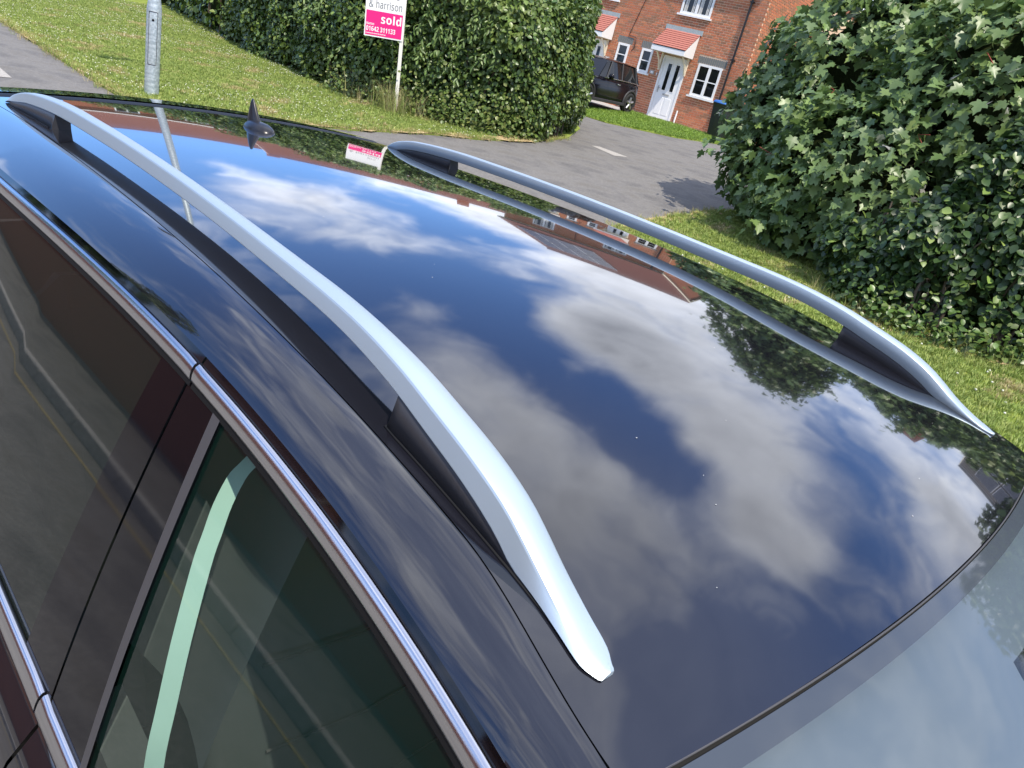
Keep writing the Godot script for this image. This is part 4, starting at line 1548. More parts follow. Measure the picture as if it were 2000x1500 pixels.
# roof rail: station, top height, inner edge, outer ridge, depth of the outer face
const RAIL_X := [-0.978, -0.955, -0.90, -0.80, -0.60, -0.40, -0.20, 0.0, 0.20, 0.40, 0.50, 0.58, 0.66, 0.72, 0.79, 0.84, 0.87, 0.905, 0.94, 0.965, 0.978]
const RAIL_Y := [1.522, 1.537, 1.557, 1.579, 1.601, 1.613, 1.622, 1.628, 1.631, 1.632, 1.632, 1.629, 1.6205, 1.6095, 1.595, 1.579, 1.5645, 1.5455, 1.530, 1.5215, 1.5175]
const RAIL_IN := [0.534, 0.530, 0.522, 0.513, 0.507, 0.505, 0.505, 0.505, 0.506, 0.508, 0.509, 0.511, 0.512, 0.513, 0.515, 0.517, 0.519, 0.522, 0.526, 0.530, 0.536]
const RAIL_OUT := [0.550, 0.550, 0.547, 0.541, 0.534, 0.530, 0.528, 0.528, 0.530, 0.534, 0.537, 0.540, 0.544, 0.547, 0.550, 0.5505, 0.551, 0.552, 0.555, 0.557, 0.5535]
const RAIL_FACE := [0.004, 0.010, 0.020, 0.024, 0.024, 0.024, 0.023, 0.022, 0.020, 0.020, 0.020, 0.021, 0.022, 0.023, 0.024, 0.026, 0.028, 0.028, 0.028, 0.02, 0.01]
func rail_z(x: float) -> float:
	return 0.5 * (cubic(RAIL_X, RAIL_IN, x) + cubic(RAIL_X, RAIL_OUT, x))
func rail_row(x: float, s: float) -> Array:
	var top := cubic(RAIL_X, RAIL_Y, x)
	var zi := cubic(RAIL_X, RAIL_IN, x)
	var zr := cubic(RAIL_X, RAIL_OUT, x)
	var base := roof_y(x, rail_z(x)) + 0.0006
	var bi := maxf(top - 0.0275, base)
	var bo := maxf(top - cubic(RAIL_X, RAIL_FACE, x), base)
	var hi := top - bi
	var ho := top - bo
	var e := clampf((0.9845 - absf(x)) / 0.014, 0.0, 1.0)   # rounded tips
	var rd := 0.25 + 0.75 * sqrt(1.0 - pow(1.0 - e, 2))
	var zm := 0.5 * (zi + zr)
	zi = zm + (zi - zm) * rd
	zr = zm + (zr - zm) * rd
	var w := zr - zi
	var row := [Vector3(x, bi, zi + 0.0025), Vector3(x, bi + 0.05 * hi, zi + 0.0006), Vector3(x, top - 0.22 * hi, zi), Vector3(x, top - minf(0.0022, 0.1 * hi), zi + 0.0008), Vector3(x, top, zi + 0.0035)]
	row.append_array([Vector3(x, top + 0.0006, zi + 0.5 * w), Vector3(x, top - 0.0002, zr - 0.0030), Vector3(x, top - 0.0012, zr - 0.0008), Vector3(x, top - minf(0.0032, 0.25 * ho), zr + 0.0004)])
	row.append_array([Vector3(x, top - 0.55 * ho, zr + 0.0032), Vector3(x, bo + 0.06 * ho, zr + 0.0056), Vector3(x, bo, zr + 0.0050), Vector3(x, bo - minf(0.001, bo - base), zr + 0.003)])
	for k in row.size():
		row[k].z *= s
	return row

func build_car():
	var car := thing("estate_car", "glossy black estate car with silver roof rails parked on the road", "car", Vector3(0.5, 0, 0))
	# --- roof
	part(car, "roof", surf(func(u: float, v: float):
		var zz := lerpf(-0.57, 0.57, v)
		var x := lerpf(-1.10 + 0.05 * zz * zz, screen_x(zz), u)
		var z := zz / 0.57 * (seam_z(x) - 0.0005)
		return Vector3(x, roof_y(x, z), z), 150, 60, true), M.car_paint)
	# near-black seal under the screen joint, shade of the gap put into its colour
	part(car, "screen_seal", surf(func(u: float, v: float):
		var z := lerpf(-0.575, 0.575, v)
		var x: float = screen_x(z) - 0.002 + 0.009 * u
		return Vector3(x, roof_y(screen_x(z), z) - 0.0045 - 0.28 * (x - screen_x(z)), z), 3, 40, true), M.gap_shade)
	var mb := MB.new()
	mb.smooth()
	# thin rubber bead in the joint between roof and windscreen
	var bead := []
	for k in 41:
		var z := lerpf(-0.572, 0.572, k / 40.0)
		bead.append(Vector3(screen_x(z) + 0.0022, roof_y(screen_x(z), z) - 0.0016, z))
	mb.tube(bead, [0.0011], 8)
	part(car, "screen_bead", mb.done(), M.pillar_trim)
	part(car, "rear_seal", surf(func(u: float, v: float):
		var z := lerpf(-0.57, 0.57, v)
		var x: float = -1.185 + 0.05 * z * z + 0.080 * u
		return Vector3(x, roof_y(x, z) + 0.0035 * sin(PI * u), z), 6, 30, true), M.rubber)
	# --- tail spoiler
	part(car, "spoiler", surf(func(u: float, v: float):
		var z := lerpf(-0.60, 0.60, v)
		var x := lerpf(-1.32 + 0.10 * z * z, -1.190 + 0.05 * z * z, u)
		return Vector3(x, roof_y(x, z) + 0.004, z), 16, 40, true), M.car_paint)
	part(car, "spoiler_lip", surf(func(u: float, v: float):
		var z := lerpf(-0.60, 0.60, v)
		var x: float = -1.32 + 0.10 * z * z
		return Vector3(x + 0.03 * (1.0 - u), roof_y(x, z) + 0.002 - 0.035 * (1.0 - u), z), 4, 40, false), M.gloss_black)
	for s in [1.0, -1.0]:
		build_car_side(car, s)
	# --- antenna fin
	var rows := []
	var fx := -0.815
	var fy := roof_y(fx, 0.0) - 0.004
	for k in 8:     # low moulded base
		var h := k / 7.0
		var q := sqrt(maxf(0.0, 1.0 - h * h))
		var row := []
		for j in 20:
			var a := TAU * j / 20.0
			row.append(Vector3(fx + 0.066 * q * cos(a), fy + 0.026 * h + 0.03 * 0.075 * q * cos(a), -signf(sin(a)) * pow(absf(sin(a)), 0.8) * 0.033 * q))
		rows.append(row)
	mb = MB.new()
	mb.loft(rows, true)
	rows = []
	for k in 12:    # blade
		var h := k / 11.0
		var xr := fx - 0.070 + 0.012 * h * h
		var xf := fx + 0.030 - 0.078 * pow(h, 0.62)
		var hw := (0.0105 * (1.0 - h) + 0.0035) * (1.0 if k < 11 else 0.5)
		var row := []
		for j in 16:
			var a := TAU * j / 16.0
			row.append(Vector3(lerpf(xr, xf, 0.5 + 0.5 * cos(a)), fy + 0.010 + 0.064 * h, -sin(a) * hw))
		rows.append(row)
	mb.loft(rows, true)
	mb.cap(rows[-1])
	part(car, "antenna_fin", mb.done(), M.fin_black)
	# --- windscreen
	part(car, "windscreen", surf(func(u: float, v: float): return screen_pt(0.023 + 0.67 * u, lerpf(-1.0, 1.0, v)), 40, 50, true), M.windscreen_glass)
	part(car, "screen_band", surf(func(u: float, v: float): return screen_pt(0.0040 + 0.0190 * u, lerpf(-1.0, 1.0, v)), 6, 50, true), M.screen_frit)
	for s in [1.0, -1.0]:
		part(car, "screen_edge", surf(func(u: float, v: float): return screen_pt(0.023 + 0.67 * u, s * lerpf(0.90 - 0.06 * exp(-u * 14.0), 1.0, v)) - Vector3(0, 0.005, 0), 30, 4, s > 0), M.screen_frit)
	# pale creased sheet, added behind the screen to give it its brightness
	part(car, "added_screen_sheet", surf(func(u: float, v: float):
		var c := 0.006 * absf(fmod(v * 6.0 + 40.0, 2.0) - 1.0)
		return screen_pt(0.012 + 0.65 * u, lerpf(-0.93, 0.93, v)) - Vector3(0, 0.022 + c, 0), 12, 96, true), M.added_screen_sheet)
	# --- bonnet, nose
	part(car, "bonnet", surf(func(u: float, v: float):
		var z := lerpf(-0.74, 0.74, v)
		var x := lerpf(1.70, 2.62 - 0.25 * z * z, u)
		return Vector3(x, 1.045 - 0.02 * u - 0.12 * u * u - 0.05 * z * z, z), 24, 30, true), M.car_paint)
	part(car, "front_bumper", surf(func(u: float, v: float):
		var a := lerpf(-1.0, 1.0, v)
		var z := a * (0.80 - 0.02 * u)
		return Vector3(2.62 - 0.42 * a * a + 0.10 * sin(PI * u), lerpf(0.90, 0.24, u), z), 10, 24, false), M.car_paint)
	for s in [1.0, -1.0]:
		part(car, "headlight", surf(func(u: float, v: float):
			var a: float = lerpf(0.55, 0.92, v)
			return Vector3(2.63 - 0.42 * a * a + 0.10 * sin(PI * (0.08 + 0.16 * u)), lerpf(0.86, 0.74, u), s * a * 0.80), 4, 8, s < 0), M.chrome)
		part(car, "rear_light", surf(func(u: float, v: float):
			var a: float = lerpf(0.70, 0.97, v)
			return Vector3(-1.70 + 0.22 * a * a, lerpf(1.02, 0.84, u), s * a * 0.82), 4, 8, s > 0), M.red_lens)
	# --- tailgate
	part(car, "rear_glass", surf(func(u: float, v: float):
		var a := lerpf(-1.0, 1.0, v)
		return Vector3(lerpf(-1.27, -1.56, u) + 0.10 * a * a, lerpf(1.45, 1.06, u), a * lerpf(0.58, 0.70, u)), 8, 24, false), M.privacy_glass)
	part(car, "tailgate", surf(func(u: float, v: float):
		var a := lerpf(-1.0, 1.0, v)
		return Vector3(lerpf(-1.56, -1.72, sin(u * PI / 2)) + 0.16 * a * a, lerpf(1.06, 0.62, u), a * lerpf(0.72, 0.80, u)), 8, 24, false), M.car_paint)
	part(car, "rear_bumper", surf(func(u: float, v: float):
		var a := lerpf(-1.0, 1.0, v)
		return Vector3(-1.74 + 0.20 * a * a - 0.04 * sin(PI * u), lerpf(0.62, 0.26, u), a * 0.83), 6, 24, false), M.car_paint)
	# --- floor pan
	mb = MB.new()
	mb.box(Vector3(0.45, 0.30, 0), Vector3(4.1, 0.08, 1.60))  # unseen dark box, added to stop light from below
	part(car, "floor_pan", mb.done(), M.rubber)
	# --- wheels
	for x in [1.86, -0.88]:
		for s in [1.0, -1.0]:
			var ax := Basis(Vector3(1, 0, 0), Vector3(0, 0, s), Vector3(0, -s, 0))
			mb = MB.new()
			mb.lathe(Vector3(x, 0.33, s * 0.72), ax, [Vector2(0.20, 0.0), Vector2(0.31, 0.0), Vector2(0.33, 0.03), Vector2(0.33, 0.18), Vector2(0.31, 0.205), Vector2(0.235, 0.205), Vector2(0.225, 0.19)], 32)
			var w := part(car, "wheel", mb.done(), M.tyre)
			mb = MB.new()
			mb.lathe(Vector3(x, 0.33, s * 0.72), ax, [Vector2(0.228, 0.19), Vector2(0.215, 0.205), Vector2(0.20, 0.15), Vector2(0.06, 0.14), Vector2(0.05, 0.17), Vector2(0.0, 0.17)], 32)
			part(w, "rim", mb.done(), M.alloy)
	build_cabin(car)
	# specks of dust and pollen on the roof
	var r := RandomNumberGenerator.new()
	r.seed = 8
	mb = MB.new()
	for k in 44:
		var x := r.randf_range(-0.4, 1.05)
		var z := r.randf_range(-0.45, 0.5)
		var y := roof_y(x, z) + 0.0006
		var q := r.randf_range(0.0003, 0.0010)
		var pts := []
		var sp := r.randf() * TAU
		for j in 5:
			pts.append(Vector3(x + cos(sp + j * 1.257) * q * r.randf_range(0.6, 1.3), y, z - sin(sp + j * 1.257) * q * r.randf_range(0.6, 1.3)))
		mb.cap(pts)
	part(car, "dust_specks", mb.done(), M.dust).set_meta("kind", "stuff")

func build_car_side(car: Node3D, s: float):
	var near := s > 0
	# curved panel beside the roof, running on down the windscreen pillar
	part(car, "side_panel", surf(func(u: float, v: float): return side_pt(lerpf(-1.22, 1.60, u), v, s), 150, 22, near), M.car_paint)
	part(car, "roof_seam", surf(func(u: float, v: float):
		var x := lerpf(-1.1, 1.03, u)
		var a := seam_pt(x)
		return Vector3(x, a.y - 0.0015 - 0.0035 * v, s * (lerpf(a.z - 0.008, a.z + 0.004, v))), 60, 1, near), M.gap_shade)  # near-black strip painting the shade in the seam
	# rail
	var rows := []
	var n := 110
	for k in n + 1:
		var t := float(k) / n
		var x := 0.984 * sin(lerpf(-1.0, 1.0, t) * PI / 2 * 0.96) / sin(PI / 2 * 0.96)
		rows.append(rail_row(x, s))
	var mb := MB.new()
	var m: int = rows[0].size()
	var face := [1, 1, 1, 2, 2, 2, 2, 3, 4, 4, 5, 6, 6]   # inner side, top, bevel, outer side, lip, underside
	for i in rows.size() - 1:
		for j in m:
			mb.st.set_smooth_group(face[j])
			var k := (j + 1) % m
			if near:
				mb.quad(rows[i][j], rows[i + 1][j], rows[i + 1][k], rows[i][k])
			else:
				mb.quad(rows[i][j], rows[i][k], rows[i + 1][k], rows[i + 1][j])
	mb.cap(rows[0], near)
	mb.cap(rows[-1], not near)
	var rail := part(car, "roof_rail", mb.done(), M.satin_aluminium)
	for q in [[0.672, 0.912], [-0.930, -0.605]]:
		rows = []
		for k in 25:
			var x := lerpf(q[0], q[1], k / 24.0)
			var z := rail_z(x)
			var zi := cubic(RAIL_X, RAIL_IN, x)
			var zr := cubic(RAIL_X, RAIL_OUT, x)
			var top := maxf(cubic(RAIL_X, RAIL_Y, x) - cubic(RAIL_X, RAIL_FACE, x) + 0.004, roof_y(x, z) + 0.0008)
			var b := roof_y(x, z) - 0.003
			rows.append([Vector3(x, b, s * (zi + 0.002)), Vector3(x, top, s * (zi + 0.004)), Vector3(x, top, s * (zr + 0.0035)), Vector3(x, b, s * minf(zr + 0.0115, 0.5565))])
		mb = MB.new()
		mb.loft(rows, true, near)
		mb.cap(rows[0], near)
		mb.cap(rows[-1], not near)
		part(rail, "rail_foot", mb.done(), M.rail_foot)
		# dark gasket line round the foot
		rows = []
		for k in 25:
			var x: float = lerpf(q[0] - 0.003, q[1] + 0.02 * signf(q[1] + q[0]), k / 24.0)
			var z := rail_z(x)
			var zi := cubic(RAIL_X, RAIL_IN, x)
			var zo := minf(cubic(RAIL_X, RAIL_OUT, x) + 0.0130, 0.5585)
			rows.append([Vector3(x, roof_y(x, z) + 0.0003, s * (zi - 0.001)), Vector3(x, roof_y(x, z) + 0.0010, s * zi), Vector3(x, roof_y(x, zo) + 0.0012, s * (zo - 0.001)), Vector3(x, roof_y(x, zo) + 0.0001, s * zo)])
		mb = MB.new()
		mb.loft(rows, true, near)
		part(rail, "rail_gasket", mb.done(), M.rubber)
	# door frame strip above the bright trim
	for q in [[-1.18, 0.428], [0.432, 1.58]]:
		part(car, "door_frame", surf(func(u: float, v: float):
			var x: float = lerpf(q[0], q[1], u)
			return Vector3(x, frame_y(x) + 0.0135 - 0.018 * v, s * (frame_z(x) - 0.011 + 0.011 * v)), 60, 3, near), M.gloss_black)
		# bright trim over the glass, rounded
		rows = []
		for k in 71:
			var x: float = lerpf(q[0], q[1] - 0.001, k / 70.0)
			var y := frame_y(x)
			var z := frame_z(x)
			var row := []
			for p in [Vector2(-0.006, 0.001), Vector2(0.0, 0.0025), Vector2(0.0035, 0.0), Vector2(0.0062, -0.005), Vector2(0.0076, -0.0105), Vector2(0.0080, -0.0150), Vector2(0.0074, -0.0190), Vector2(0.0050, -0.0212), Vector2(-0.004, -0.0212)]:
				row.append(Vector3(x, y + p.y, s * (z + p.x)))
			rows.append(row)
		mb = MB.new()
		mb.loft(rows, true, not near)
		mb.cap(rows[0], not near)
		mb.cap(rows[-1], near)
		part(car, "upper_trim", mb.done(), M.chrome)
		# rubber lip below the trim
		part(car, "window_seal", surf(func(u: float, v: float):
			var x: float = lerpf(q[0], q[1], u)
			return Vector3(x, frame_y(x) - 0.0205 - 0.006 * v, s * (frame_z(x) + 0.0065 + 0.0018 * v)), 60, 2, near), M.rubber)
		# bright trim at the waist
		rows = []
		for k in 41:
			var x: float = lerpf(maxf(q[0], -1.15), minf(q[1], 1.5) - 0.001, k / 40.0)
			var y := belt_y(x)
			var z := belt_z(x)
			var row := []
			for p in [Vector2(-0.002, 0.002), Vector2(0.004, 0.0015), Vector2(0.009, -0.004), Vector2(0.012, -0.012), Vector2(0.0145, -0.022), Vector2(0.0145, -0.028), Vector2(0.006, -0.030)]:
				row.append(Vector3(x, y + p.y, s * (z + p.x)))
			rows.append(row)
		mb = MB.new()
		mb.loft(rows, true, not near)
		mb.cap(rows[0], not near)
		mb.cap(rows[-1], near)
		part(car, "waist_trim", mb.done(), M.chrome)
	# glass: rear door, front door
	part(car, "rear_door_glass", surf(func(u: float, v: float):
		var x := lerpf(-0.78, 0.352, u)
		return glass_pt(x, lerpf(0.0, 1.0, v), s, 0.0035), 40, 16, near), M.privacy_glass)
	part(car, "quarter_glass", surf(func(u: float, v: float):
		var x := lerpf(-1.16, -0.83, u)
		return glass_pt(x, v, s, 0.0035), 12, 12, near), M.privacy_glass)
	part(car, "quarter_pillar", surf(func(u: float, v: float): return glass_pt(lerpf(-0.83, -0.78, u), v, s, 0.001), 2, 10, near), M.gloss_black)
	part(car, "front_door_glass", surf(func(u: float, v: float):
		var x := lerpf(0.505 + 0.055 * v, 1.56, u)
		return glass_pt(x, v, s, 0.0035), 50, 18, near), M.door_glass)
	# pillar panels with the door gap between them
	part(car, "rear_door_pillar", surf(func(u: float, v: float): return glass_pt(lerpf(0.350 - 0.008 * v, 0.4165 + 0.024 * v, u), v, s, 0.0), 4, 14, near), M.gloss_black)
	part(car, "front_door_pillar", surf(func(u: float, v: float): return glass_pt(lerpf(0.4215 + 0.024 * v, 0.490 + 0.060 * v, u), v, s, 0.0), 4, 14, near), M.gloss_black)
	part(car, "glass_channel", surf(func(u: float, v: float): return glass_pt(lerpf(0.4895 + 0.060 * v, 0.5065 + 0.056 * v, u), v, s, -0.0015), 2, 14, near), M.pillar_trim)
	part(car, "gap_shade", surf(func(u: float, v: float): return glass_pt(lerpf(0.405 + 0.024 * v, 0.435 + 0.024 * v, u), v, s, 0.010), 2, 10, near), M.gap_shade)  # near-black strip painting the shade in the door gap
	# doors and wings below the waist
	for q in [["rear_wing", -1.72, -0.62], ["rear_door", -0.615, 0.441], ["front_door", 0.447, 1.50], ["front_wing", 1.506, 2.60]]:
		part(car, q[0], surf(func(u: float, v: float): return lower_pt(lerpf(q[1], q[2], u), v, s), 24, 16, near), M.car_paint)
	for q in [-0.15, 0.92]:
		mb = MB.new()
		var c := lower_pt(q - 0.25, 0.14, s)
		mb.bevel_box(c + Vector3(0, 0, s * 0.022), Vector3(0.22, 0.028, 0.03), 0.008)
		part(car, "door_handle", mb.done(), M.car_paint)
	# mirror
	mb = MB.new()
	var mr := []
	for k in 9:
		var a := k / 8.0
		var rr := 0.075 * sqrt(maxf(0.0, 1.0 - pow(2.0 * a - 1.0, 2))) + 0.012
		var row := []
		for j in 14:
			var b := TAU * j / 14.0
			row.append(Vector3(1.55 + 0.75 * rr * cos(b), 1.10 + rr * sin(b), s * (0.83 + 0.20 * a)))
		mr.append(row)
	mb.loft(mr, true, not near)
	part(car, "door_mirror", mb.done(), M.car_paint)

func build_cabin(car: Node3D):
	var mb := MB.new()
	part(car, "headliner", surf(func(u: float, v: float):
		var z := lerpf(-0.56, 0.56, v)
		var x := lerpf(-1.1, 1.04, u)
		return Vector3(x, roof_y(x, z) - 0.045, z), 20, 14, false), M.headliner)
	for s in [1.0, -1.0]:
		# door cards
		mb = MB.new()
		mb.box(Vector3(0.95, 0.72, s * 0.74), Vector3(1.05, 0.66, 0.05))
		part(car, "door_card", mb.done(), M.cabin_trim)
		mb = MB.new()
		mb.box(Vector3(-0.15, 0.72, s * 0.74), Vector3(1.0, 0.66, 0.05))
		part(car, "door_card", mb.done(), M.cabin_trim)
		# inner pillar trim and belt
		part(car, "inner_pillar", surf(func(u: float, v: float): return glass_pt(lerpf(0.37, 0.60, u) + 0.02 * v, v, s, 0.105 + 0.02 * sin(PI * u)), 6, 12, s > 0), M.cabin_trim)
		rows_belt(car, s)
		# front seats
		seat(car, Vector3(0.76, 0.0, s * 0.37))
	# rear bench
	mb = MB.new()
	mb.bevel_box(Vector3(-0.12, 0.62, 0), Vector3(0.5, 0.22, 1.25), 0.05)
	mb.bevel_box(Vector3(-0.42, 0.95, 0), Vector3(0.18, 0.66, 1.25), 0.06, Basis(Vector3(0, 0, 1), 0.25))
	part(car, "rear_seat", mb.done(), M.seat_leather)
	# dashboard
	part(car, "dashboard", surf(func(u: float, v: float):
		var z := lerpf(-0.70, 0.70, v)
		return Vector3(lerpf(1.26, 1.80, u) , 0.96 + 0.06 * sin(PI * u) - 0.02 * u, z), 12, 16, true), M.dash_pale)
	mb = MB.new()
	mb.bevel_box(Vector3(1.36, 0.80, 0), Vector3(0.22, 0.34, 1.42), 0.04)
	part(car, "dash_front", mb.done(), M.cabin_trim)
	# steering wheel, right-hand drive
	var ring := []
	for k in 33:
		var a := TAU * k / 32.0
		ring.append(Vector3(1.20, 0.93, 0.37) + Vector3(-0.35 * sin(a) * 0.185, sin(a) * 0.17, cos(a) * 0.18))
	mb = MB.new()
	mb.tube(ring, [0.015], 8, false)
	mb.bevel_box(Vector3(1.24, 0.92, 0.37), Vector3(0.05, 0.10, 0.16), 0.02)
	part(car, "steering_wheel", mb.done(), M.rubber)
	# rear-view mirror and sensor block behind the screen
	mb = MB.new()
	mb.bevel_box(Vector3(1.22, 1.36, 0.0), Vector3(0.04, 0.07, 0.24), 0.015)
	mb.bevel_box(Vector3(1.22, 1.43, 0.0), Vector3(0.09, 0.05, 0.10), 0.015)
	part(car, "inner_mirror", mb.done(), M.rubber)
	for s in [1.0, -1.0]:
		mb = MB.new()
		mb.bevel_box(Vector3(1.03, 1.425, s * 0.33), Vector3(0.16, 0.018, 0.40), 0.006, Basis(Vector3(0, 0, 1), -0.22))
		part(car, "sun_visor", mb.done(), M.headliner)

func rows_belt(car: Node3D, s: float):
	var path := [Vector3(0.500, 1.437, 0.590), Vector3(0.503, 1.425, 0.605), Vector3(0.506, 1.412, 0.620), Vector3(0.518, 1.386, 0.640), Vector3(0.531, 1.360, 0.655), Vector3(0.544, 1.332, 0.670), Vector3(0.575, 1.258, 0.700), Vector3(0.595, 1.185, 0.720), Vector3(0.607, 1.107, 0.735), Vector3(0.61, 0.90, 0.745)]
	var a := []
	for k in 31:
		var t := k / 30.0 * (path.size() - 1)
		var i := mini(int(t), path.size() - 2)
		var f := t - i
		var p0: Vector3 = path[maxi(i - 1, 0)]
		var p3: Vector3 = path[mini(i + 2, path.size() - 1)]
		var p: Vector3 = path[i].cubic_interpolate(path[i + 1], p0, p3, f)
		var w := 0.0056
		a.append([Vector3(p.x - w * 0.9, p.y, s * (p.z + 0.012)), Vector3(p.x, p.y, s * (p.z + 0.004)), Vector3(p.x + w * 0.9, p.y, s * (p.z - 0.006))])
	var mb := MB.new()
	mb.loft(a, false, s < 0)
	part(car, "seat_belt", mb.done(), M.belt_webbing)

func seat(car: Node3D, at: Vector3):
	var nd := Node3D.new()
	nd.name = "front_seat"
	nd.position = -car.position
	car.add_child(nd, true)
	var mb := MB.new()
	mb.bevel_box(at + Vector3(0.04, 0.56, 0), Vector3(0.50, 0.18, 0.50), 0.06)
	part(nd, "cushion", mb.done(), M.seat_leather)
	# backrest: leaning pad with side bolsters
	var rows := []
	for k in 15:
		var h := k / 14.0
		var c := at + Vector3(-0.20 - 0.20 * h, 0.58 + 0.62 * h, 0)
		var w := 0.255 * (1.0 - 0.35 * pow(h, 4))
		var th := 0.065 * (1.0 - 0.4 * h * h)
		var row := []
		for j in 20:
			var a := TAU * j / 20.0
			var cx := cos(a)
			var sx := sin(a)
			row.append(c + Vector3(signf(cx) * pow(absf(cx), 0.7) * th + 0.035 * pow(absf(sx), 6) * (1.0 - h), 0, -signf(sx) * pow(absf(sx), 0.6) * w))
		rows.append(row)
	mb = MB.new()
	mb.loft(rows, true)
	mb.cap(rows[-1])
	var bk := part(nd, "backrest", mb.done(), M.seat_leather)
	for k in 3:
		mb = MB.new()
		var hh := 0.28 + 0.22 * k
		var c := at + Vector3(-0.20 - 0.20 * hh + 0.064, 0.58 + 0.62 * hh, 0)
		mb.tube([c + Vector3(-0.006, 0.01, -0.17), c, c + Vector3(-0.006, 0.01, 0.17)], [0.003], 5)
		part(bk, "stitch_line", mb.done(), M.stitch)
	rows = []
	for k in 11:
		var h := k / 10.0
		var c := at + Vector3(-0.41 - 0.02 * h, 1.23 + 0.17 * h, 0)
		var q := sqrt(maxf(0.02, 1.0 - pow(2 * h - 1, 4)))
		var row := []
		for j in 18:
			var a := TAU * j / 18.0
			row.append(c + Vector3(cos(a) * 0.055 * q, 0, -sin(a) * 0.135 * q))
		rows.append(row)
	mb = MB.new()
	mb.loft(rows, true)
	mb.cap(rows[-1])
	mb.cap(rows[0], true)
	part(nd, "head_restraint", mb.done(), M.seat_leather)

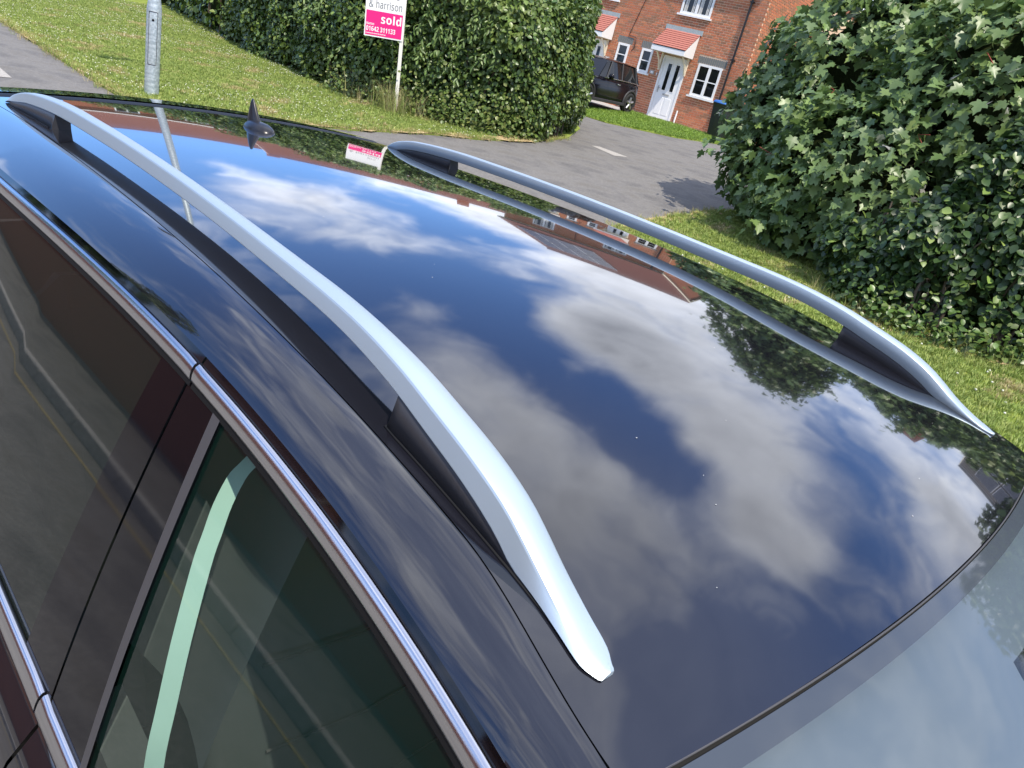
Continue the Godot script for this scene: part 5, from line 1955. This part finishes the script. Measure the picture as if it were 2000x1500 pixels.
# ---------------------------------------------------------------- small black hatchback on the drive
func build_mini():
	var sc := 0.99
	var bs := Basis(hn, Vector3.UP, -hu) * sc
	var org := Vector3(-14.41, 0.878, -18.41) - bs * Vector3(0.60, 0.0, -0.80)
	var t := thing("hatchback_car", "small black hatchback parked on the drive before the brick house", "car", org)
	var P := func(x: float, y: float, z: float) -> Vector3: return org + bs * Vector3(x, y, z)
	var st := [[0.0, 0.30, 0.70, 0.58], [0.04, 0.22, 0.80, 0.71], [0.16, 0.20, 0.865, 0.785], [0.45, 0.19, 0.885, 0.82], [0.9, 0.19, 0.885, 0.835], [1.6, 0.19, 0.875, 0.84], [2.3, 0.19, 0.865, 0.835], [2.8, 0.19, 0.83, 0.815], [3.25, 0.20, 0.76, 0.77], [3.5, 0.24, 0.66, 0.66], [3.62, 0.30, 0.54, 0.50]]
	var rows := []
	for q in st:
		var row := []
		for p in [Vector2(0.90, 0.0), Vector2(0.985, 0.06), Vector2(1.0, 0.25), Vector2(1.0, 0.62), Vector2(0.985, 0.85), Vector2(0.945, 0.96), Vector2(0.86, 1.0), Vector2(0.0, 1.02)]:
			row.append(P.call(q[0], lerpf(q[1], q[2], p.y), q[3] * p.x))
		var back := row.duplicate()
		back.reverse()
		for k in range(1, back.size()):
			var l: Vector3 = bs.inverse() * (back[k] - org)
			row.append(org + bs * Vector3(l.x, l.y, -l.z))
		rows.append(row)
	var mb := MB.new()
	mb.loft(rows, true, true)
	mb.cap(rows[0], false)
	mb.cap(rows[-1], true)
	part(t, "body", mb.done(), M.mini_paint)
	# glasshouse
	var lo := [[0.10, 0.70], [0.40, 0.775], [1.2, 0.79], [2.0, 0.785], [2.42, 0.70]]
	var hi := [[0.24, 0.54], [0.45, 0.60], [1.15, 0.625], [1.70, 0.61], [1.92, 0.54]]
	for s in [1.0, -1.0]:
		var r0 := []
		var r1 := []
		for k in 5:
			r0.append(P.call(lo[k][0], 0.87, s * lo[k][1]))
			r1.append(P.call(hi[k][0], 1.345, s * hi[k][1]))
		mb = MB.new()
		mb.loft([r0, r1], false, s > 0)
		part(t, "side_glass", mb.done(), M.mini_glass)
		for q in [[1.27, 1.20, 0.045, 0.79], [0.36, 0.42, 0.05, 0.775], [2.12, 1.78, 0.03, 0.77]]:
			mb = MB.new()
			mb.tube([P.call(q[0], 0.87, s * (q[3] + 0.002)), P.call(q[1], 1.35, s * (q[3] - 0.160))], [q[2] * 0.55], 6)
			part(t, "pillar", mb.done(), M.mini_trim)
		mb = MB.new()
		mb.tube([P.call(0.12, 0.875, s * 0.72), P.call(0.42, 0.89, s * 0.80), P.call(1.2, 0.89, s * 0.815), P.call(2.3, 0.87, s * 0.80)], [0.012], 6)
		part(t, "waist_trim", mb.done(), M.chrome)
		mb = MB.new()
		mb.bevel_box(P.call(1.48, 0.76, s * 0.855), Vector3(0.17, 0.03, 0.035), 0.008, Basis(hn, Vector3.UP, -hu))
		part(t, "door_handle", mb.done(), M.chrome)
		mb = MB.new()
		var mr := []
		for k in 7:
			var a := k / 6.0
			var rr := 0.085 * sqrt(maxf(0.03, 1.0 - pow(2 * a - 1, 2)))
			var row := []
			for j in 12:
				var b := TAU * j / 12.0
				row.append(P.call(2.10 + rr * cos(b) * 0.8, 0.93 + rr * sin(b), s * (0.82 + 0.19 * a)))
			mr.append(row)
		mb.loft(mr, true, s < 0)
		part(t, "door_mirror", mb.done(), M.mini_paint)
		mb = MB.new()
		mb.bevel_box(P.call(1.82, 0.235, s * 0.835), Vector3(2.05, 0.09, 0.06), 0.015, Basis(hn, Vector3.UP, -hu))
		part(t, "sill_trim", mb.done(), M.mini_trim)
		# rear lamp
		mb = MB.new()
		mb.bevel_box(P.call(0.02, 0.72, s * 0.62), Vector3(0.03, 0.22, 0.10), 0.01, Basis(hn, Vector3.UP, -hu))
		part(t, "rear_lamp", mb.done(), M.red_lens)
		for x in [0.60, 3.02]:
			# arch trim
			rows = []
			for k in 19:
				var a := lerpf(-0.25, PI + 0.25, k / 18.0)
				var c := cos(a)
				var sn := sin(a)
				var row := []
				for p in [Vector2(0.325, 0.842), Vector2(0.33, 0.862), Vector2(0.385, 0.862), Vector2(0.395, 0.835)]:
					row.append(P.call(x + c * p.x, 0.30 + sn * p.x, s * p.y))
				rows.append(row)
			mb = MB.new()
			mb.loft(rows, false, s < 0)
			part(t, "arch_trim", mb.done(), M.mini_trim)
			mb = MB.new()
			var wc := []
			for k in 24:
				var a := TAU * k / 24.0
				wc.append(P.call(x + cos(a) * 0.33, 0.30 + sin(a) * 0.33, s * 0.845))
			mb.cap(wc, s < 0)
			part(t, "arch_well", mb.done(), M.gap_shade)  # flat near-black disc painting the shade in the wheel arch
			var axis := Basis(hn, hu * -s, Vector3.UP) * sc
			mb = MB.new()
			mb.lathe(P.call(x, 0.30, s * 0.70), Basis(axis.x, axis.y, axis.x.cross(axis.y) / sc), [Vector2(0.18, 0.0), Vector2(0.285, 0.0), Vector2(0.30, 0.02), Vector2(0.30, 0.15), Vector2(0.285, 0.172), Vector2(0.215, 0.172), Vector2(0.205, 0.16)], 28)
			var w := part(t, "wheel", mb.done(), M.tyre)
			mb = MB.new()
			mb.lathe(P.call(x, 0.30, s * 0.70), Basis(axis.x, axis.y, axis.x.cross(axis.y) / sc), [Vector2(0.208, 0.158), Vector2(0.198, 0.170), Vector2(0.188, 0.10), Vector2(0.05, 0.09)], 28)
			part(w, "rim", mb.done(), M.mini_trim)
			for k in 5:
				var a := TAU * k / 5.0 + 0.3
				mb = MB.new()
				mb.tube([P.call(x + cos(a) * 0.02, 0.30 + sin(a) * 0.02, s * 0.858), P.call(x + cos(a) * 0.19, 0.30 + sin(a) * 0.19, s * 0.866)], [0.050, 0.040], 6)
				part(w, "spoke", mb.done(), M.alloy)
	# roof, windscreen, rear screen
	rows = []
	for q in [[0.20, 1.335, 0.50], [0.26, 1.372, 0.565], [0.5, 1.395, 0.60], [1.1, 1.41, 0.615], [1.6, 1.395, 0.60], [1.86, 1.365, 0.565], [1.96, 1.335, 0.52]]:
		var row := []
		for k in 13:
			var a := lerpf(-1.0, 1.0, k / 12.0)
			row.append(P.call(q[0], q[1] - 0.05 * pow(absf(a), 3.5), q[2] * 1.06 * a))
		rows.append(row)
	mb = MB.new()
	mb.loft(rows, false, false)
	part(t, "roof", mb.done(), M.mini_paint)
	mb = MB.new()
	mb.loft([[P.call(0.05, 0.87, 0.70), P.call(0.05, 0.87, -0.70)], [P.call(0.22, 1.34, 0.54), P.call(0.22, 1.34, -0.54)]], false, true)
	part(t, "rear_screen", mb.done(), M.mini_glass)
	mb = MB.new()
	mb.loft([[P.call(2.46, 0.86, 0.70), P.call(2.46, 0.86, -0.70)], [P.call(1.94, 1.34, 0.54), P.call(1.94, 1.34, -0.54)]], false, false)
	part(t, "windscreen", mb.done(), M.mini_glass)

# ---------------------------------------------------------------- street furniture
func build_lamp_post():
	var at := Vector3(-10.19, ground_y(-2.9) + 0.02, -2.90)
	var t := thing("lamp_post", "grey galvanised lamp post with a service door on the lawn", "lamp post", at)
	var mb := MB.new()
	mb.lathe(at, Basis(), [Vector2(0.0935, -0.1), Vector2(0.0935, 1.10), Vector2(0.090, 1.13), Vector2(0.070, 1.27), Vector2(0.066, 1.30), Vector2(0.062, 2.0), Vector2(0.045, 5.2), Vector2(0.0, 5.21)], 28)
	part(t, "column", mb.done(), M.galvanised)
	# service door on the side that faces the street
	var f := (Vector3(EYE.x, 0, EYE.z) - Vector3(at.x, 0, at.z)).normalized().rotated(Vector3.UP, -0.10)
	var x := Vector3.UP.cross(f)
	var rows := []
	var d0 := 0.42
	var d1 := 1.06
	for k in 9:
		var a := lerpf(-0.52, 0.52, k / 8.0)
		var n := f * cos(a) + x * sin(a)
		rows.append([at + n * 0.0945 + Vector3(0, d0, 0), at + n * 0.0968 + Vector3(0, d0 + 0.02, 0), at + n * 0.0968 + Vector3(0, d1 - 0.02, 0), at + n * 0.0945 + Vector3(0, d1, 0)])
	mb = MB.new()
	mb.loft(rows)
	var d := part(t, "service_door", mb.done(), M.galvanised)
	var ring := []
	for k in 25:
		var q := k / 24.0
		var p := Vector2()
		if q < 0.25: p = Vector2(lerpf(-1, 1, q * 4), 0)
		elif q < 0.5: p = Vector2(1, (q - 0.25) * 4)
		elif q < 0.75: p = Vector2(lerpf(1, -1, (q - 0.5) * 4), 1)
		else: p = Vector2(-1, 1 - (q - 0.75) * 4)
		var a := p.x * 0.56
		ring.append(at + (f * cos(a) + x * sin(a)) * 0.0955 + Vector3(0, lerpf(d0 - 0.012, d1 + 0.012, p.y), 0))
	mb = MB.new()
	mb.tube(ring, [0.0045], 5, false)
	part(d, "door_joint", mb.done(), M.pillar_trim)
	mb = MB.new()
	mb.lathe(at + f * 0.094 + Vector3(0, d1 - 0.09, 0), Basis(x, f, x.cross(f)), [Vector2(0.016, 0.0), Vector2(0.016, 0.007), Vector2(0.0, 0.008)], 12)
	part(d, "lock", mb.done(), M.rubber)
	# bracket and lantern at the top
	mb = MB.new()
	mb.tube([at + Vector3(0, 5.15, 0), at + Vector3(0, 5.3, 0.08), at + Vector3(0, 5.36, 0.45)], [0.03, 0.028, 0.025], 8)
	part(t, "bracket", mb.done(), M.galvanised)
	mb = MB.new()
	mb.bevel_box(at + Vector3(0, 5.37, 0.70), Vector3(0.22, 0.10, 0.52), 0.03)
	part(t, "lantern", mb.done(), M.pillar_trim)

func text_part(parent: Node3D, nm: String, s: String, font: String, bold: bool, org: Vector3, bs: Basis, left: float, base: float, width: float, m: Material, height := 0.0):
	var tm := TextMesh.new()
	var f := SystemFont.new()
	f.font_names = PackedStringArray([font])
	f.font_weight = 700 if bold else 400
	tm.text = s
	tm.font = f
	tm.font_size = 64
	tm.pixel_size = 0.01
	tm.depth = 0.02
	tm.curve_step = 1.0
	tm.horizontal_alignment = HORIZONTAL_ALIGNMENT_LEFT
	tm.vertical_alignment = VERTICAL_ALIGNMENT_BOTTOM
	var bb := tm.get_aabb()
	var k := width / maxf(bb.size.x, 0.001)
	var ky := k if height <= 0.0 else height / maxf(bb.size.y, 0.001)
	var o := MeshInstance3D.new()
	o.name = nm
	o.mesh = tm
	o.set_surface_override_material(0, m)
	var local := bs * Basis.from_scale(Vector3(k, ky, 0.15))
	var off := Vector3(left - bb.position.x * k, base - bb.position.y * ky, 0.0)
	o.transform = Transform3D(local, org + bs * off)
	parent.add_child(o, true)

func build_sign():
	var foot := Vector3(-10.60, ground_y(-7.25) + 0.02, -7.25)
	var t := thing("sale_board", "white and pink sold board on a leaning white post by the hedge", "sign", foot)
	var right := Vector3(0.552, 0, -0.834)
	var lean := deg_to_rad(4.6)
	var up := Vector3.UP * cos(lean) - right * sin(lean)
	var rt := right * cos(lean) + Vector3.UP * sin(lean)
	var nn := rt.cross(up).normalized()
	var bs := Basis(rt, up, nn)
	var mb := MB.new()
	mb.box(foot + up * 1.10, Vector3(0.062, 2.5, 0.045), bs)
	part(t, "post", mb.done(), M.sign_post)
	# board: corner at its lower right, on the post
	var W := 0.66
	var H := 1.02
	var c := foot + up * 1.195 - rt * (W - 0.01) + nn * 0.032   # lower left corner
	mb = MB.new()
	mb.box(c + rt * W / 2 + up * H / 2, Vector3(W, H, 0.012), bs)
	var b := part(t, "board", mb.done(), M.sign_white)
	mb = MB.new()
	mb.box(c + rt * (W / 2 + 0.0) + up * 0.215 + nn * 0.0075, Vector3(W - 0.04, 0.385, 0.003), bs)
	part(b, "pink_panel", mb.done(), M.sign_pink)
	var z := nn * 0.0095
	text_part(b, "lettering", "sold", "Droid Sans", true, c + z, bs, 0.275, 0.225, 0.345, M.sign_white, 0.145)
	text_part(b, "lettering", "01642 311133", "Droid Sans", true, c + z, bs, 0.030, 0.085, 0.50, M.sign_white, 0.078)
	text_part(b, "lettering", "Marton", "Droid Sans", true, c + z, bs, 0.032, 0.180, 0.13, M.sign_white, 0.040)
	text_part(b, "lettering", "& harrison", "Droid Sans", false, c + nn * 0.007, bs, 0.055, 0.455, 0.56, M.sign_text, 0.125)
	text_part(b, "lettering", "ers", "Droid Sans", false, c + nn * 0.007, bs, 0.40, 0.625, 0.16, M.sign_text)
	# tiny web address line, too small to read
	var r := RandomNumberGenerator.new()
	r.seed = 3
	mb = MB.new()
	var x := 0.032
	while x < 0.36:
		var w := r.randf_range(0.005, 0.012)
		mb.box(c + rt * (x + w / 2) + up * 0.052 + z, Vector3(w, r.randf_range(0.010, 0.018), 0.002), bs)
		x += w + 0.004
	part(b, "small_print", mb.done(), M.sign_white)

func build_bin():
	var at := Vector3(-11.80, 0.90, -19.80)
	var t := thing("wheelie_bin", "dark grey wheelie bin with a blue lid against the brick wall", "bin", at)
	var bs := hbasis()
	var P := func(x: float, y: float, z: float) -> Vector3: return at + bs * Vector3(x, y, z)
	var rows := []
	for q in [[0.03, 0.22, 0.23], [0.10, 0.235, 0.25], [0.80, 0.275, 0.33], [0.90, 0.285, 0.345], [0.92, 0.30, 0.36], [0.96, 0.30, 0.36]]:
		rows.append([P.call(-q[1], q[0], q[2]), P.call(q[1], q[0], q[2]), P.call(q[1], q[0], -q[2]), P.call(-q[1], q[0], -q[2])])
	var mb := MB.new()
	mb.loft(rows, true)
	mb.cap(rows[0], true)
	part(t, "body", mb.done(), M.bin_grey)
	rows = []
	for q in [[0.962, 0.305, 0.37], [0.985, 0.305, 0.37], [1.03, 0.27, 0.33], [1.05, 0.16, 0.20]]:
		rows.append([P.call(-q[1], q[0], q[2]), P.call(q[1], q[0], q[2]), P.call(q[1], q[0], -q[2]), P.call(-q[1], q[0], -q[2])])
	mb = MB.new()
	mb.loft(rows, true)
	mb.cap(rows[-1])
	part(t, "lid", mb.done(), M.bin_blue)
	mb = MB.new()
	mb.tube([P.call(-0.25, 0.93, -0.42), P.call(0.25, 0.93, -0.42)], [0.018], 6)
	part(t, "handle", mb.done(), M.bin_grey)
	for s in [-1.0, 1.0]:
		mb = MB.new()
		mb.lathe(P.call(s * 0.24 - 0.03, 0.10, -0.26), Basis(Vector3.UP, bs.x, bs.z), [Vector2(0.0, 0.0), Vector2(0.10, 0.0), Vector2(0.10, 0.06), Vector2(0.0, 0.06)], 16)
		part(t, "wheel", mb.done(), M.tyre)
	mb = MB.new()
	mb.tube([P.call(-0.10, 0.66, 0.330), P.call(-0.03, 0.70, 0.333), P.call(0.05, 0.67, 0.331), P.call(0.11, 0.70, 0.333)], [0.008], 5)
	part(t, "printed_mark", mb.done(), M.sign_white)
